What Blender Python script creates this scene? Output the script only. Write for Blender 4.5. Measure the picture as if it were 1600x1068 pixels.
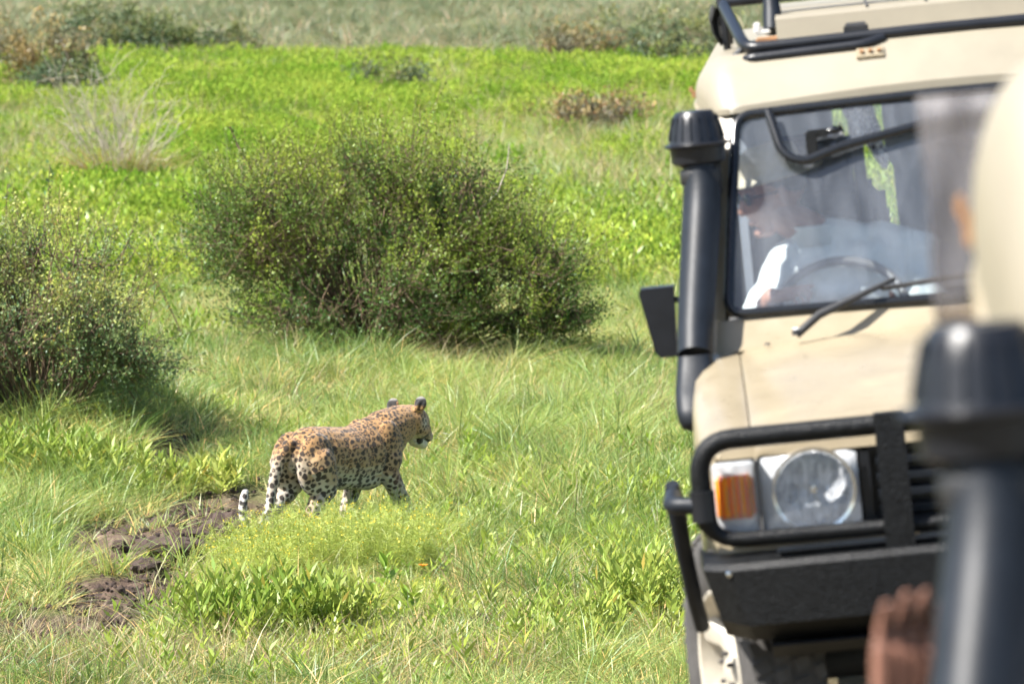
import bpy, bmesh, math, random
import numpy as np
from mathutils import Vector, Matrix, kdtree
R = math.radians
rng = np.random.default_rng(7)
random.seed(7)
for o in list(bpy.data.objects): bpy.data.objects.remove(o)
scn = bpy.context.scene
COL = scn.collection

# ------------------------------------------------------------------ camera, sky, sun, exposure
F, YH, CAMZ = 9000.0, -215.0, 2.6          # focal length and horizon row in photo pixels (1600 wide)
PITCH = math.atan((534 - YH) / F)
cam = bpy.data.cameras.new('camera'); camo = bpy.data.objects.new('camera', cam); COL.objects.link(camo)
camo.location = (0, 0, CAMZ); camo.rotation_euler = (R(90) - PITCH, 0, 0)
cam.sensor_width = 36; cam.lens = 36 * F / 1600; cam.clip_start = .1; cam.clip_end = 5000
cam.dof.use_dof = True; cam.dof.focus_distance = 29.5; cam.dof.aperture_fstop = 6.8; cam.dof.aperture_blades = 9
scn.camera = camo
SUN = Vector((-.58, -.25, .77)).normalized()  # towards the sun
w = bpy.data.worlds.new('World'); scn.world = w; w.use_nodes = True
nt = w.node_tree; bg = nt.nodes['Background']
sky = nt.nodes.new('ShaderNodeTexSky'); sky.sky_type = 'NISHITA'; sky.sun_disc = False
sky.sun_elevation = math.asin(SUN.z); sky.sun_rotation = math.atan2(SUN.x, SUN.y)
nt.links.new(sky.outputs[0], bg.inputs[0]); bg.inputs[1].default_value = .085
sl = bpy.data.lights.new('sun', 'SUN'); slo = bpy.data.objects.new('sun', sl); COL.objects.link(slo)
sl.energy = 5.0; sl.angle = R(.5); sl.color = (1, .96, .90)
slo.rotation_euler = SUN.to_track_quat('Z', 'Y').to_euler(); slo.location = (-20, 10, 30)
scn.view_settings.view_transform = 'Standard'; scn.view_settings.look = 'None'
scn.view_settings.gamma = 1; scn.view_settings.use_curve_mapping = False
scn.view_settings.exposure = 1.3
scn.cycles.max_bounces = 7; scn.cycles.diffuse_bounces = 3; scn.cycles.glossy_bounces = 3
scn.cycles.transmission_bounces = 5; scn.cycles.transparent_max_bounces = 14
scn.cycles.use_denoising = True; scn.cycles.use_adaptive_sampling = True; scn.cycles.adaptive_threshold = .03
scn.cycles.caustics_reflective = False; scn.cycles.caustics_refractive = False
scn.cycles.sample_clamp_indirect = 6

GZ = -1.6                                   # level of the grassland below the track
def at(px, py, z=GZ):                       # photo pixel -> point on the level z
    v = Vector(((px - 800) / F, 1, 0)); c, s = math.cos(PITCH), math.sin(PITCH)
    k = (534 - py) / F
    d = Vector(((px - 800) / F, c + k * s, -s + k * c))
    t = (z - CAMZ) / d.z
    return Vector((0, 0, CAMZ)) + d * t

# ------------------------------------------------------------------ tags and object helpers
def tag(o, label=None, cat=None, group=None, kind=None):
    for k, v in (('label', label), ('category', cat), ('group', group), ('kind', kind)):
        if v: o[k] = v
    return o
def empty(name, loc=(0, 0, 0), **k):
    o = bpy.data.objects.new(name, None); COL.objects.link(o); o.location = loc; o.empty_display_size = .1
    return tag(o, **k)
def mesh(name, V, Fc, mat=None, parent=None, smooth=False, col=None):
    me = bpy.data.meshes.new(name)
    V = np.asarray(V, dtype=np.float32).reshape(-1, 3)
    if isinstance(Fc, np.ndarray):
        n, k = Fc.shape
        me.vertices.add(len(V)); me.vertices.foreach_set('co', V.ravel())
        me.loops.add(n * k); me.loops.foreach_set('vertex_index', Fc.astype(np.int32).ravel())
        me.polygons.add(n); me.polygons.foreach_set('loop_start', np.arange(0, n * k, k, dtype=np.int32))
        me.polygons.foreach_set('loop_total', np.full(n, k, dtype=np.int32))
        me.update(calc_edges=True)
    else:
        me.from_pydata(V.tolist(), [], Fc); me.update()
    if smooth: me.polygons.foreach_set('use_smooth', [True] * len(me.polygons))
    if col is not None:
        a = me.color_attributes.new('col', 'FLOAT_COLOR', 'POINT')
        c = np.ones((len(V), 4), np.float32); c[:, :3] = col; a.data.foreach_set('color', c.ravel())
    if mat: me.materials.append(mat)
    o = bpy.data.objects.new(name, me); COL.objects.link(o)
    if parent: o.parent = parent
    return o
def bmo(name, bm, mat=None, parent=None, smooth=None, bev=0, bseg=2):
    if bev: 
        es = [e for e in bm.edges if e.is_manifold and e.calc_face_angle(0) > .5]
        bmesh.ops.bevel(bm, geom=es, offset=bev, segments=bseg, affect='EDGES', clamp_overlap=True)
    bmesh.ops.recalc_face_normals(bm, faces=bm.faces)
    me = bpy.data.meshes.new(name); bm.to_mesh(me); bm.free()
    if smooth is not None:
        me.polygons.foreach_set('use_smooth', [True] * len(me.polygons))
        me.set_sharp_from_angle(angle=R(smooth))
    if mat: me.materials.append(mat)
    o = bpy.data.objects.new(name, me); COL.objects.link(o)
    if parent: o.parent = parent
    return o
def copy_tree(o, parent=None):
    c = o.copy(); COL.objects.link(c); c.parent = parent
    if parent: c.matrix_parent_inverse = o.matrix_parent_inverse
    for ch in list(o.children): copy_tree(ch, c)
    return c

def b_box(bm, c, s, rot=None):
    m = Matrix.Translation(c) @ (rot.to_4x4() if rot else Matrix.Identity(4)) @ Matrix.Diagonal((*s, 1))
    bmesh.ops.create_cube(bm, size=1, matrix=m)
def b_prism(bm, pts, axis, a, b):           # pts in the two other axes, extruded along axis from a to b
    def P(p, t):
        return {'x': (t, p[0], p[1]), 'y': (p[0], t, p[1]), 'z': (p[0], p[1], t)}[axis]
    A = [bm.verts.new(P(p, a)) for p in pts]; B = [bm.verts.new(P(p, b)) for p in pts]
    n = len(pts)
    bm.faces.new(A); bm.faces.new(B[::-1])
    for i in range(n): bm.faces.new((A[i], B[i], B[(i + 1) % n], A[(i + 1) % n]))
def fillet(P, r, n=6, closed=False):        # round the corners of a path
    P = [Vector(p) for p in P]; out = []
    N = len(P)
    for i, p in enumerate(P):
        if not closed and i in (0, N - 1): out.append(p); continue
        a, b = P[i - 1] - p, P[(i + 1) % N] - p
        k = min(r, a.length * .49, b.length * .49)
        s, e = p + a.normalized() * k, p + b.normalized() * k
        for j in range(n + 1):
            t = j / n; out.append((1 - t) ** 2 * s + 2 * t * (1 - t) * p + t * t * e)
    return out
def b_tube(bm, P, r, seg=12, closed=False, cap=True, flat=1.0):
    P = [Vector(p) for p in P]; N = len(P)
    rs = r if hasattr(r, '__len__') else [r] * N
    up = None; rings = []
    for i in range(N):
        if closed: t = (P[(i + 1) % N] - P[i - 1]).normalized()
        else: t = (P[min(i + 1, N - 1)] - P[max(i - 1, 0)]).normalized()
        if up is None:
            up = Vector((0, 0, 1)) if abs(t.z) < .9 else Vector((0, 1, 0))
        sd = t.cross(up).normalized(); up = sd.cross(t).normalized()
        rings.append([bm.verts.new(P[i] + rs[i] * (math.cos(a) * sd + math.sin(a) * up * flat)) for a in [2 * math.pi * k / seg for k in range(seg)]])
    for i in range(N if closed else N - 1):
        A, B = rings[i], rings[(i + 1) % N]
        for k in range(seg): bm.faces.new((A[k], A[(k + 1) % seg], B[(k + 1) % seg], B[k]))
    if cap and not closed: bm.faces.new(rings[0][::-1]); bm.faces.new(rings[-1])
def b_lathe(bm, prof, seg=32, M=Matrix.Identity(4)):  # prof (r, z) about local z
    rings = []
    for r, z in prof:
        if r < 1e-5: rings.append([bm.verts.new(M @ Vector((0, 0, z)))])
        else: rings.append([bm.verts.new(M @ Vector((r * math.cos(2 * math.pi * k / seg), r * math.sin(2 * math.pi * k / seg), z))) for k in range(seg)])
    for A, B in zip(rings, rings[1:]):
        for k in range(seg):
            k2 = (k + 1) % seg
            f = [A[k % len(A)], A[k2 % len(A)], B[k2 % len(B)], B[k % len(B)]]
            g = []
            for v in f:
                if v not in g: g.append(v)
            if len(g) > 2: bm.faces.new(g)
def b_grid(bm, rows):                        # rows of points -> quads
    V = [[bm.verts.new(p) for p in r] for r in rows]
    for a, b in zip(V, V[1:]):
        for i in range(len(a) - 1): bm.faces.new((a[i], a[i + 1], b[i + 1], b[i]))
    return V
def b_quad(bm, *p): return bm.faces.new([bm.verts.new(q) for q in p])
def b_solid(bm, poly, d):                    # a planar polygon given thickness along vector d
    A = [bm.verts.new(p) for p in poly]; B = [bm.verts.new(Vector(p) + Vector(d)) for p in poly]; n = len(A)
    bm.faces.new(A); bm.faces.new(B[::-1])
    for i in range(n): bm.faces.new((A[i], B[i], B[(i + 1) % n], A[(i + 1) % n]))

# ------------------------------------------------------------------ noise (numpy value noise)
_T = rng.random((64, 64, 64))
def vnoise(p):
    p = np.asarray(p, float); i = np.floor(p).astype(int); f = p - i; f = f * f * (3 - 2 * f); r = 0
    for a in (0, 1):
        for b in (0, 1):
            for c in (0, 1):
                wgt = (f[..., 0] if a else 1 - f[..., 0]) * (f[..., 1] if b else 1 - f[..., 1]) * (f[..., 2] if c else 1 - f[..., 2])
                r = r + wgt * _T[(i[..., 0] + a) % 64, (i[..., 1] + b) % 64, (i[..., 2] + c) % 64]
    return r
def sn(p):                                   # the same noise for a single point, without array overhead
    i = [math.floor(q) for q in p]; f = [q - k for q, k in zip(p, i)]; f = [q * q * (3 - 2 * q) for q in f]; r = 0
    for a in (0, 1):
        for b in (0, 1):
            for c in (0, 1): r += (f[0] if a else 1 - f[0]) * (f[1] if b else 1 - f[1]) * (f[2] if c else 1 - f[2]) * _T[(i[0] + a) % 64, (i[1] + b) % 64, (i[2] + c) % 64]
    return r
def n2(x, y, s, z=0., o=3):
    r, a, t = 0, 1, 0
    for k in range(o):
        r = r + a * vnoise(np.stack([x * s, y * s, np.zeros_like(x) + z + 7.3 * k], -1)); t += a; a *= .5; s *= 2.03
    return r / t
def sstep(a, b, x): t = np.clip((x - a) / (b - a), 0, 1); return t * t * (3 - 2 * t)

# ------------------------------------------------------------------ materials
def newmat(name):
    m = bpy.data.materials.new(name); m.use_nodes = True
    return m, m.node_tree, m.node_tree.nodes['Principled BSDF']
def mnode(nt, t, **k):
    n = nt.nodes.new(t)
    for a, b in k.items(): setattr(n, a, b)
    return n
def ramp(nt, stops):
    n = nt.nodes.new('ShaderNodeValToRGB'); e = n.color_ramp.elements
    e[0].position, e[0].color = stops[0][0], (*stops[0][1], 1)
    e[1].position, e[1].color = stops[-1][0], (*stops[-1][1], 1)
    for p, c in stops[1:-1]:
        x = e.new(p); x.color = (*c, 1)
    return n
def noise_node(nt, scale, detail=4, rough=.6, coord='Object', dist=0):
    tc = nt.nodes.new('ShaderNodeTexCoord'); n = nt.nodes.new('ShaderNodeTexNoise')
    n.inputs['Scale'].default_value = scale; n.inputs['Detail'].default_value = detail; n.inputs['Roughness'].default_value = rough
    n.inputs['Distortion'].default_value = dist
    nt.links.new(tc.outputs[coord], n.inputs['Vector']); return n
def simple(name, c, rough=.5, metal=0, var=.12, nscale=6, bump=0, bscale=200, spec=.5, coat=0):
    m, nt, p = newmat(name)
    n = noise_node(nt, nscale)
    c = np.array(c)
    r = ramp(nt, [(.3, tuple(c * (1 - var))), (.7, tuple(np.minimum(c * (1 + var), 1)))])
    nt.links.new(n.outputs[0], r.inputs[0]); nt.links.new(r.outputs[0], p.inputs['Base Color'])
    p.inputs['Roughness'].default_value = rough; p.inputs['Metallic'].default_value = metal
    p.inputs['Specular IOR Level'].default_value = spec; p.inputs['Coat Weight'].default_value = coat
    if bump:
        b = noise_node(nt, bscale, 3); bn = nt.nodes.new('ShaderNodeBump'); bn.inputs['Strength'].default_value = bump; bn.inputs['Distance'].default_value = .004
        nt.links.new(b.outputs[0], bn.inputs['Height']); nt.links.new(bn.outputs[0], p.inputs['Normal'])
    return m
def leaf_mat(name, dark, light, patch=.35, trans=.35, use_col=True, gloss=.03):
    """leaves: colour from a per-blade attribute times broad patches over the field, with light passing through"""
    m = bpy.data.materials.new(name); m.use_nodes = True; nt = m.node_tree; nt.nodes.clear()
    out = nt.nodes.new('ShaderNodeOutputMaterial')
    geo = nt.nodes.new('ShaderNodeNewGeometry')
    n = nt.nodes.new('ShaderNodeTexNoise'); n.inputs['Scale'].default_value = patch; n.inputs['Detail'].default_value = 4
    nt.links.new(geo.outputs['Position'], n.inputs['Vector'])
    oi = nt.nodes.new('ShaderNodeObjectInfo')
    add = mnode(nt, 'ShaderNodeMath', operation='MULTIPLY_ADD'); add.inputs[1].default_value = .35
    sub = mnode(nt, 'ShaderNodeMath', operation='SUBTRACT'); sub.inputs[1].default_value = .17
    nt.links.new(oi.outputs['Random'], add.inputs[0]); nt.links.new(n.outputs[0], sub.inputs[0]); nt.links.new(sub.outputs[0], add.inputs[2])
    r = ramp(nt, [(.3, dark), (.7, light)]); nt.links.new(add.outputs[0], r.inputs[0])
    colr = r.outputs[0]
    if use_col:
        a = nt.nodes.new('ShaderNodeAttribute'); a.attribute_name = 'col'
        mx = mnode(nt, 'ShaderNodeMix', data_type='RGBA', blend_type='MULTIPLY'); mx.inputs[0].default_value = 1
        nt.links.new(colr, mx.inputs[6]); nt.links.new(a.outputs['Color'], mx.inputs[7]); colr = mx.outputs[2]
    d = nt.nodes.new('ShaderNodeBsdfDiffuse'); t = nt.nodes.new('ShaderNodeBsdfTranslucent'); g = nt.nodes.new('ShaderNodeBsdfGlossy')
    g.inputs['Roughness'].default_value = .45; g.inputs['Color'].default_value = (.9, .95, 1, 1)
    nt.links.new(colr, d.inputs[0]); nt.links.new(colr, t.inputs[0])
    m1 = nt.nodes.new('ShaderNodeMixShader'); m1.inputs[0].default_value = trans
    m2 = nt.nodes.new('ShaderNodeMixShader'); m2.inputs[0].default_value = gloss
    nt.links.new(d.outputs[0], m1.inputs[1]); nt.links.new(t.outputs[0], m1.inputs[2])
    nt.links.new(m1.outputs[0], m2.inputs[1]); nt.links.new(g.outputs[0], m2.inputs[2]); nt.links.new(m2.outputs[0], out.inputs[0])
    return m

M = {}
def paint_mat():
    m, nt, p = newmat('beige_paint')
    n1 = noise_node(nt, 2.2, 6, .65); r1 = ramp(nt, [(.35, (.27, .222, .145)), (.7, (.345, .29, .197))])
    nt.links.new(n1.outputs[0], r1.inputs[0])
    n2_ = noise_node(nt, 9, 8, .75, dist=.6); r2 = ramp(nt, [(.60, (0, 0, 0)), (.74, (1, 1, 1))]); nt.links.new(n2_.outputs[0], r2.inputs[0])
    mx = mnode(nt, 'ShaderNodeMix', data_type='RGBA'); mx.inputs[7].default_value = (.40, .31, .19, 1)
    sc = mnode(nt, 'ShaderNodeMath', operation='MULTIPLY'); sc.inputs[1].default_value = .6
    nt.links.new(r2.outputs[0], sc.inputs[0]); nt.links.new(sc.outputs[0], mx.inputs[0]); nt.links.new(r1.outputs[0], mx.inputs[6])
    nt.links.new(mx.outputs[2], p.inputs['Base Color'])
    rr = ramp(nt, [(.3, (.22,) * 3), (.75, (.48,) * 3)]); nt.links.new(n2_.outputs[0], rr.inputs[0]); nt.links.new(rr.outputs[0], p.inputs['Roughness'])
    p.inputs['Coat Weight'].default_value = .25; p.inputs['Coat Roughness'].default_value = .15
    b = noise_node(nt, 3.5, 2, .4); bn = nt.nodes.new('ShaderNodeBump'); bn.inputs['Strength'].default_value = .5; bn.inputs['Distance'].default_value = .02
    nt.links.new(b.outputs[0], bn.inputs['Height']); nt.links.new(bn.outputs[0], p.inputs['Normal'])
    return m
M['paint'] = paint_mat()
M['rust'] = simple('rusty_metal', (.35, .19, .09), .8, 0, .4, 30)
M['fibre'] = simple('pale_fibreglass', (.275, .242, .178), .5, 0, .09, 5, coat=.1)
M['steel'] = simple('black_powder_coat', (.008, .0085, .009), .42, 0, .5, 60, bump=1.0, bscale=120, spec=.25)
M['plastic'] = simple('black_plastic', (.009, .010, .013), .36, 0, .25, 12, bump=.12, bscale=90)
M['plastic2'] = simple('faded_black_plastic', (.009, .012, .017), .5, 0, .3, 9, bump=.15, bscale=60, spec=.35)
M['rubber'] = simple('black_rubber', (.022, .022, .023), .55, 0, .3, 15)
M['seal'] = simple('glossy_black_seal', (.012, .013, .015), .22, 0, .2, 15)
M['tyre'] = simple('dusty_tyre', (.075, .07, .066), .85, 0, .35, 12, bump=.4, bscale=60)
M['rim'] = simple('cream_wheel_paint', (.55, .50, .41), .4, 0, .2, 9)
M['chrome'] = simple('chrome', (.85, .86, .88), .12, 1, .05, 9)
def lamp_mat(name, lo, hi, scale, metal):  # facet reflections painted in as lighter and darker cells of colour
    m, nt, p = newmat(name); tc = nt.nodes.new('ShaderNodeTexCoord'); v = nt.nodes.new('ShaderNodeTexVoronoi'); v.inputs['Scale'].default_value = scale
    mp = nt.nodes.new('ShaderNodeMapping'); mp.inputs['Scale'].default_value = (1.6, 1, .7); nt.links.new(tc.outputs['Object'], mp.inputs[0]); nt.links.new(mp.outputs[0], v.inputs['Vector'])
    r = ramp(nt, [(.15, lo), (.85, hi)]); nt.links.new(v.outputs['Color'], r.inputs[0]); nt.links.new(r.outputs[0], p.inputs['Base Color'])
    p.inputs['Metallic'].default_value = metal; p.inputs['Roughness'].default_value = .22
    bn = nt.nodes.new('ShaderNodeBump'); bn.inputs['Strength'].default_value = .7; bn.inputs['Distance'].default_value = .01; nt.links.new(v.outputs['Distance'], bn.inputs['Height']); nt.links.new(bn.outputs[0], p.inputs['Normal']); return m
M['reflector'] = lamp_mat('lamp_reflector', (.34, .37, .41), (.90, .92, .95), 42, .15)
M['silver'] = lamp_mat('silver_lamp_housing', (.66, .67, .69), (.88, .89, .91), 16, .1)
M['dark'] = simple('dark_interior', (.03, .031, .034), .7, 0, .3, 6)
M['grey'] = simple('grey_dash', (.11, .105, .10), .65, 0, .15, 6)
M['liner'] = simple('pale_blue_grey_lining', (.30, .33, .37), .8, 0, .15, 3)
M['seat'] = simple('dark_seat_cloth', (.025, .028, .032), .9, 0, .3, 40)
M['wheelgrey'] = simple('grey_steering_wheel', (.16, .15, .145), .35, 0, .15, 30)
M['canvas'] = simple('dark_canvas', (.020, .020, .018), .9, 0, .4, 20, bump=.6, bscale=30)
M['green_canvas'] = simple('olive_canvas', (.10, .12, .07), .9, 0, .3, 12)
M['shirt'] = simple('pale_shirt', (.74, .79, .78), .85, 0, .08, 8, bump=.7, bscale=22)
M['trousers'] = simple('khaki_trousers', (.25, .22, .16), .9, 0, .15, 12)
M['skin_dark'] = simple('brown_skin', (.26, .125, .085), .5, 0, .3, 30)
M['skin_light'] = simple('tanned_skin', (.36, .18, .12), .5, 0, .14, 18)
M['hat'] = simple('beige_hat_cloth', (.50, .45, .34), .9, 0, .12, 25)
M['hair'] = simple('dark_hair', (.015, .012, .010), .6, 0, .3, 60)
M['white'] = simple('white_plastic', (.75, .75, .73), .5, 0, .08, 10)
def glass(name, tint, haze, hazecol, rough=.02, streak=True, refl=1.0):
    m = bpy.data.materials.new(name); m.use_nodes = True; nt = m.node_tree; nt.nodes.clear()
    out = nt.nodes.new('ShaderNodeOutputMaterial'); t = nt.nodes.new('ShaderNodeBsdfTransparent'); t.inputs[0].default_value = (*tint, 1)
    g = nt.nodes.new('ShaderNodeBsdfGlossy'); g.inputs['Roughness'].default_value = rough
    fr = nt.nodes.new('ShaderNodeFresnel'); fr.inputs[0].default_value = 1.5
    ml = mnode(nt, 'ShaderNodeMath', operation='MULTIPLY'); ml.inputs[1].default_value = refl; nt.links.new(fr.outputs[0], ml.inputs[0])
    m1 = nt.nodes.new('ShaderNodeMixShader'); nt.links.new(ml.outputs[0], m1.inputs[0])
    nt.links.new(t.outputs[0], m1.inputs[1]); nt.links.new(g.outputs[0], m1.inputs[2])
    d = nt.nodes.new('ShaderNodeBsdfDiffuse'); d.inputs[0].default_value = (*hazecol, 1)
    tr = nt.nodes.new('ShaderNodeBsdfTranslucent'); tr.inputs[0].default_value = (*hazecol, 1)
    md = nt.nodes.new('ShaderNodeMixShader'); md.inputs[0].default_value = .4; nt.links.new(d.outputs[0], md.inputs[1]); nt.links.new(tr.outputs[0], md.inputs[2])
    tc = nt.nodes.new('ShaderNodeTexCoord'); mp = nt.nodes.new('ShaderNodeMapping'); mp.inputs['Scale'].default_value = (4, 1, 1.3) if streak else (1, 1, 1)
    n = nt.nodes.new('ShaderNodeTexNoise'); n.inputs['Scale'].default_value = 3; n.inputs['Detail'].default_value = 6; n.inputs['Distortion'].default_value = .5
    nt.links.new(tc.outputs['Object'], mp.inputs[0]); nt.links.new(mp.outputs[0], n.inputs['Vector'])
    r = ramp(nt, [(.32, (haze * .45,) * 3), (.72, (haze * 1.6,) * 3)]); nt.links.new(n.outputs[0], r.inputs[0])
    m2 = nt.nodes.new('ShaderNodeMixShader'); nt.links.new(r.outputs[0], m2.inputs[0])
    nt.links.new(m1.outputs[0], m2.inputs[1]); nt.links.new(md.outputs[0], m2.inputs[2]); nt.links.new(m2.outputs[0], out.inputs[0])
    return m
M['glass'] = glass('dusty_sky_haze_glass', (.86, .91, .93), .25, (.36, .39, .44), refl=2.2)  # haze colour holds dust plus painted-in pale sky reflections
M['side_glass'] = glass('side_window_glass', (.80, .84, .84), .05, (.5, .5, .5))
M['lamp_glass'] = glass('hazed_lamp_lens', (.97, .98, .99), .16, (.9, .92, .95))  # pale haze in the lens colour stands in for bright reflections
M['vinyl'] = glass('hazy_clear_vinyl', (.80, .77, .77), .30, (.46, .43, .43), .55, refl=1.0)
def amber():
    m, nt, p = newmat('amber_lens'); p.inputs['Base Color'].default_value = (.95, .22, .01, 1); p.inputs['Roughness'].default_value = .18
    n = mnode(nt, 'ShaderNodeTexWave'); n.inputs['Scale'].default_value = 14; n.bands_direction = 'X'
    tc = nt.nodes.new('ShaderNodeTexCoord'); nt.links.new(tc.outputs['Object'], n.inputs[0])
    r = ramp(nt, [(.2, (.95, .16, .003)), (.9, (1, .36, .012))]); nt.links.new(n.outputs[0], r.inputs[0]); nt.links.new(r.outputs[0], p.inputs['Base Color'])
    p.inputs['Subsurface Weight'].default_value = .25; p.inputs['Subsurface Scale'].default_value = .02; return m
M['amber'] = amber()
def scarf_mat():
    m, nt, p = newmat('patterned_scarf_cloth'); tc = nt.nodes.new('ShaderNodeTexCoord')
    n = nt.nodes.new('ShaderNodeTexNoise'); n.inputs['Scale'].default_value = 38; n.inputs['Distortion'].default_value = 3
    nt.links.new(tc.outputs['Object'], n.inputs['Vector']); r = ramp(nt, [(.47, (.06, .06, .07)), (.53, (.72, .70, .66))])
    nt.links.new(n.outputs[0], r.inputs[0]); nt.links.new(r.outputs[0], p.inputs['Base Color']); p.inputs['Roughness'].default_value = .9; return m
M['scarf'] = scarf_mat()

# ------------------------------------------------------------------ terrain
V2 = dict(T=(1.36, 15.5, 0), yaw=3.0, roll=6.0)
V1 = dict(T=(1.235, 5.02, .13), yaw=3.0, roll=5.0)
_cap = Matrix.Translation(V1['T']) @ Matrix.Rotation(-R(3), 4, 'Z') @ Matrix.Rotation(-R(1), 4, 'Y') @ Vector((-.70, 1.52, 1.87))
V1['T'] = tuple(_cap + Vector((-.030, .14, -.004)) - Matrix.Rotation(-R(8), 3, 'Z') @ Matrix.Rotation(-R(5), 3, 'Y') @ Vector((-.70, 1.52, 1.87))); V1['yaw'] = 8.0
def vmat(T, yaw, roll):
    return Matrix.Translation(T) @ Matrix.Rotation(-R(yaw), 4, 'Z') @ Matrix.Rotation(-R(roll), 4, 'Y')
DIRT_C = [(at(265, 850), 1.5, .95, -.1), (at(350, 805), 1.0, .80, 0), (at(235, 935), 1.0, .45, 0), (at(110, 990), 1.2, .40, 0), (at(30, 1050), 1.0, .30, 0), (at(755, 985), .25, .2, 0), (at(262, 735), .35, .45, 0)]
def dirt_mask(x, y):
    m = 0
    for c, a, b, s in DIRT_C:
        d = ((x - c.x) / (a * .55)) ** 2 + ((y - c.y) / (b * 2.0)) ** 2
        m = np.maximum(m, 1 - sstep(.5, 1.15, d + .55 * (n2(x, y, 2.5, 3.) - .5)))
    return m
LB = at(110, 640)
MOUNDS = [(at(60, 720), 1.1, 1.9, .26), (at(230, 690), .7, 1.1, .20), (at(980, 800), .8, 2.0, .14), (at(800, 720), .9, 2.2, .10), (at(470, 600), 1.6, 2.0, .08), (at(100, 660), 1.3, 2, .12)]
def height(x, y):
    x = np.asarray(x, float); y = np.asarray(y, float)
    tl = sstep(14, 26.5, y); tr = sstep(20.5, 26, y); k = sstep(.25, .75, x - .02 * (y - 16))
    t = tl * (1 - k) + tr * k
    up = .105 * np.clip(x - 1.36, -2.5, 4) * sstep(9, 13, y) + .13 * (1 - sstep(8, 13, y))
    z = up * (1 - t) + GZ * t
    g = sstep(22, 28, y)
    z = z + g * .16 * (n2(x, y, .45, 1.) - .5) + .05 * g * (n2(x, y, 2.2, 5.) - .5)
    z = z + sstep(55, 90, y) * .5 * (n2(x, y, .06, 9.) - .5)
    for c, a, b, h in MOUNDS: z = z + h * np.exp(-((x - c.x) / a) ** 2 - ((y - c.y) / b) ** 2)
    c = at(270, 745); z = z - .22 * np.exp(-((x - c.x) / .3) ** 2 - ((y - c.y) / .6) ** 2)
    dm = dirt_mask(x, y) * g
    z = z + dm * (.20 * np.abs(n2(x, y, 4.5, 2., 4) - .5) + .15 * (n2(x, y, 12., 4., 3) - .5) - .05)
    c = at(255, 865); z = z + g * .16 * np.exp(-((x - c.x) / .42) ** 2 - ((y - c.y) / .7) ** 2)
    z = z + sstep(250, 900, y) * 6
    return z
def gz(x, y): return float(height(np.array([x]), np.array([y]))[0])
def rise(base, rx, ry):                      # ground relief about a plant's foot, read from a small grid
    g = 9; X, Y = np.meshgrid(np.linspace(-rx, rx, g), np.linspace(-ry, ry, g)); Z = height(X + base.x, Y + base.y) - base.z
    def f(a, b_):
        u = min(max((a + rx) / (2 * rx) * (g - 1), 0), g - 1.001); v = min(max((b_ + ry) / (2 * ry) * (g - 1), 0), g - 1.001); i, j = int(u), int(v); u -= i; v -= j
        return (Z[j, i] * (1 - u) + Z[j, i + 1] * u) * (1 - v) + (Z[j + 1, i] * (1 - u) + Z[j + 1, i + 1] * u) * v
    return f
def gat(px, py):
    p = at(px, py)
    for _ in range(5): p = at(px, py, .5 * p.z + .5 * gz(p.x, p.y))
    p.z = gz(p.x, p.y); return p
def ground():
    yy = np.concatenate([np.linspace(-60, 20, 60), np.linspace(20.3, 28, 60), np.linspace(28.04, 40, 330), np.linspace(40.1, 60, 160), np.geomspace(60.5, 1400, 150)])
    u = np.linspace(-1, 1, 420); 
    X = np.sign(u) * (np.abs(u) * 5.2 + np.abs(u) ** 7 * 60)[None, :] * (1 + np.clip(yy, 0, None) / 60)[:, None]
    Y = np.repeat(yy[:, None], len(u), 1)
    Z = height(X, Y)
    V = np.stack([X, Y, Z], -1).reshape(-1, 3); nr, nc = X.shape
    i = np.arange(nr * nc).reshape(nr, nc)
    Fq = np.stack([i[:-1, :-1], i[:-1, 1:], i[1:, 1:], i[1:, :-1]], -1).reshape(-1, 4)
    d = (dirt_mask(X, Y) * sstep(22, 28, Y)).reshape(-1)
    trk = (1 - sstep(20, 25, Y)).reshape(-1)
    m, nt, p = newmat('soil_and_thatch')
    n = noise_node(nt, 1.3, 8, .7); r = ramp(nt, [(.3, (.06, .075, .025)), (.5, (.12, .135, .045)), (.7, (.22, .20, .10))]); nt.links.new(n.outputs[0], r.inputs[0])
    nd = noise_node(nt, 6, 8, .75); rd = ramp(nt, [(.3, (.060, .040, .030)), (.52, (.14, .098, .074)), (.74, (.30, .235, .175))]); nt.links.new(nd.outputs[0], rd.inputs[0])
    a = nt.nodes.new('ShaderNodeAttribute'); a.attribute_name = 'col'; sp = nt.nodes.new('ShaderNodeSeparateColor'); nt.links.new(a.outputs['Color'], sp.inputs[0])
    mx = mnode(nt, 'ShaderNodeMix', data_type='RGBA'); nt.links.new(sp.outputs[0], mx.inputs[0]); nt.links.new(r.outputs[0], mx.inputs[6]); nt.links.new(rd.outputs[0], mx.inputs[7])
    nt.links.new(mx.outputs[2], p.inputs['Base Color']); p.inputs['Roughness'].default_value = .95; p.inputs['Specular IOR Level'].default_value = .15
    b = noise_node(nt, 14, 8, .7); bn = nt.nodes.new('ShaderNodeBump'); bn.inputs['Strength'].default_value = .8; bn.inputs['Distance'].default_value = .05
    nt.links.new(b.outputs[0], bn.inputs['Height']); nt.links.new(bn.outputs[0], p.inputs['Normal'])
    M['soil'] = m
    cc = np.stack([np.maximum(d, trk * .7)] * 3, -1)
    o = mesh('ground', V, Fq, m, smooth=True, col=cc); tag(o, kind='structure')
ground()

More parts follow.
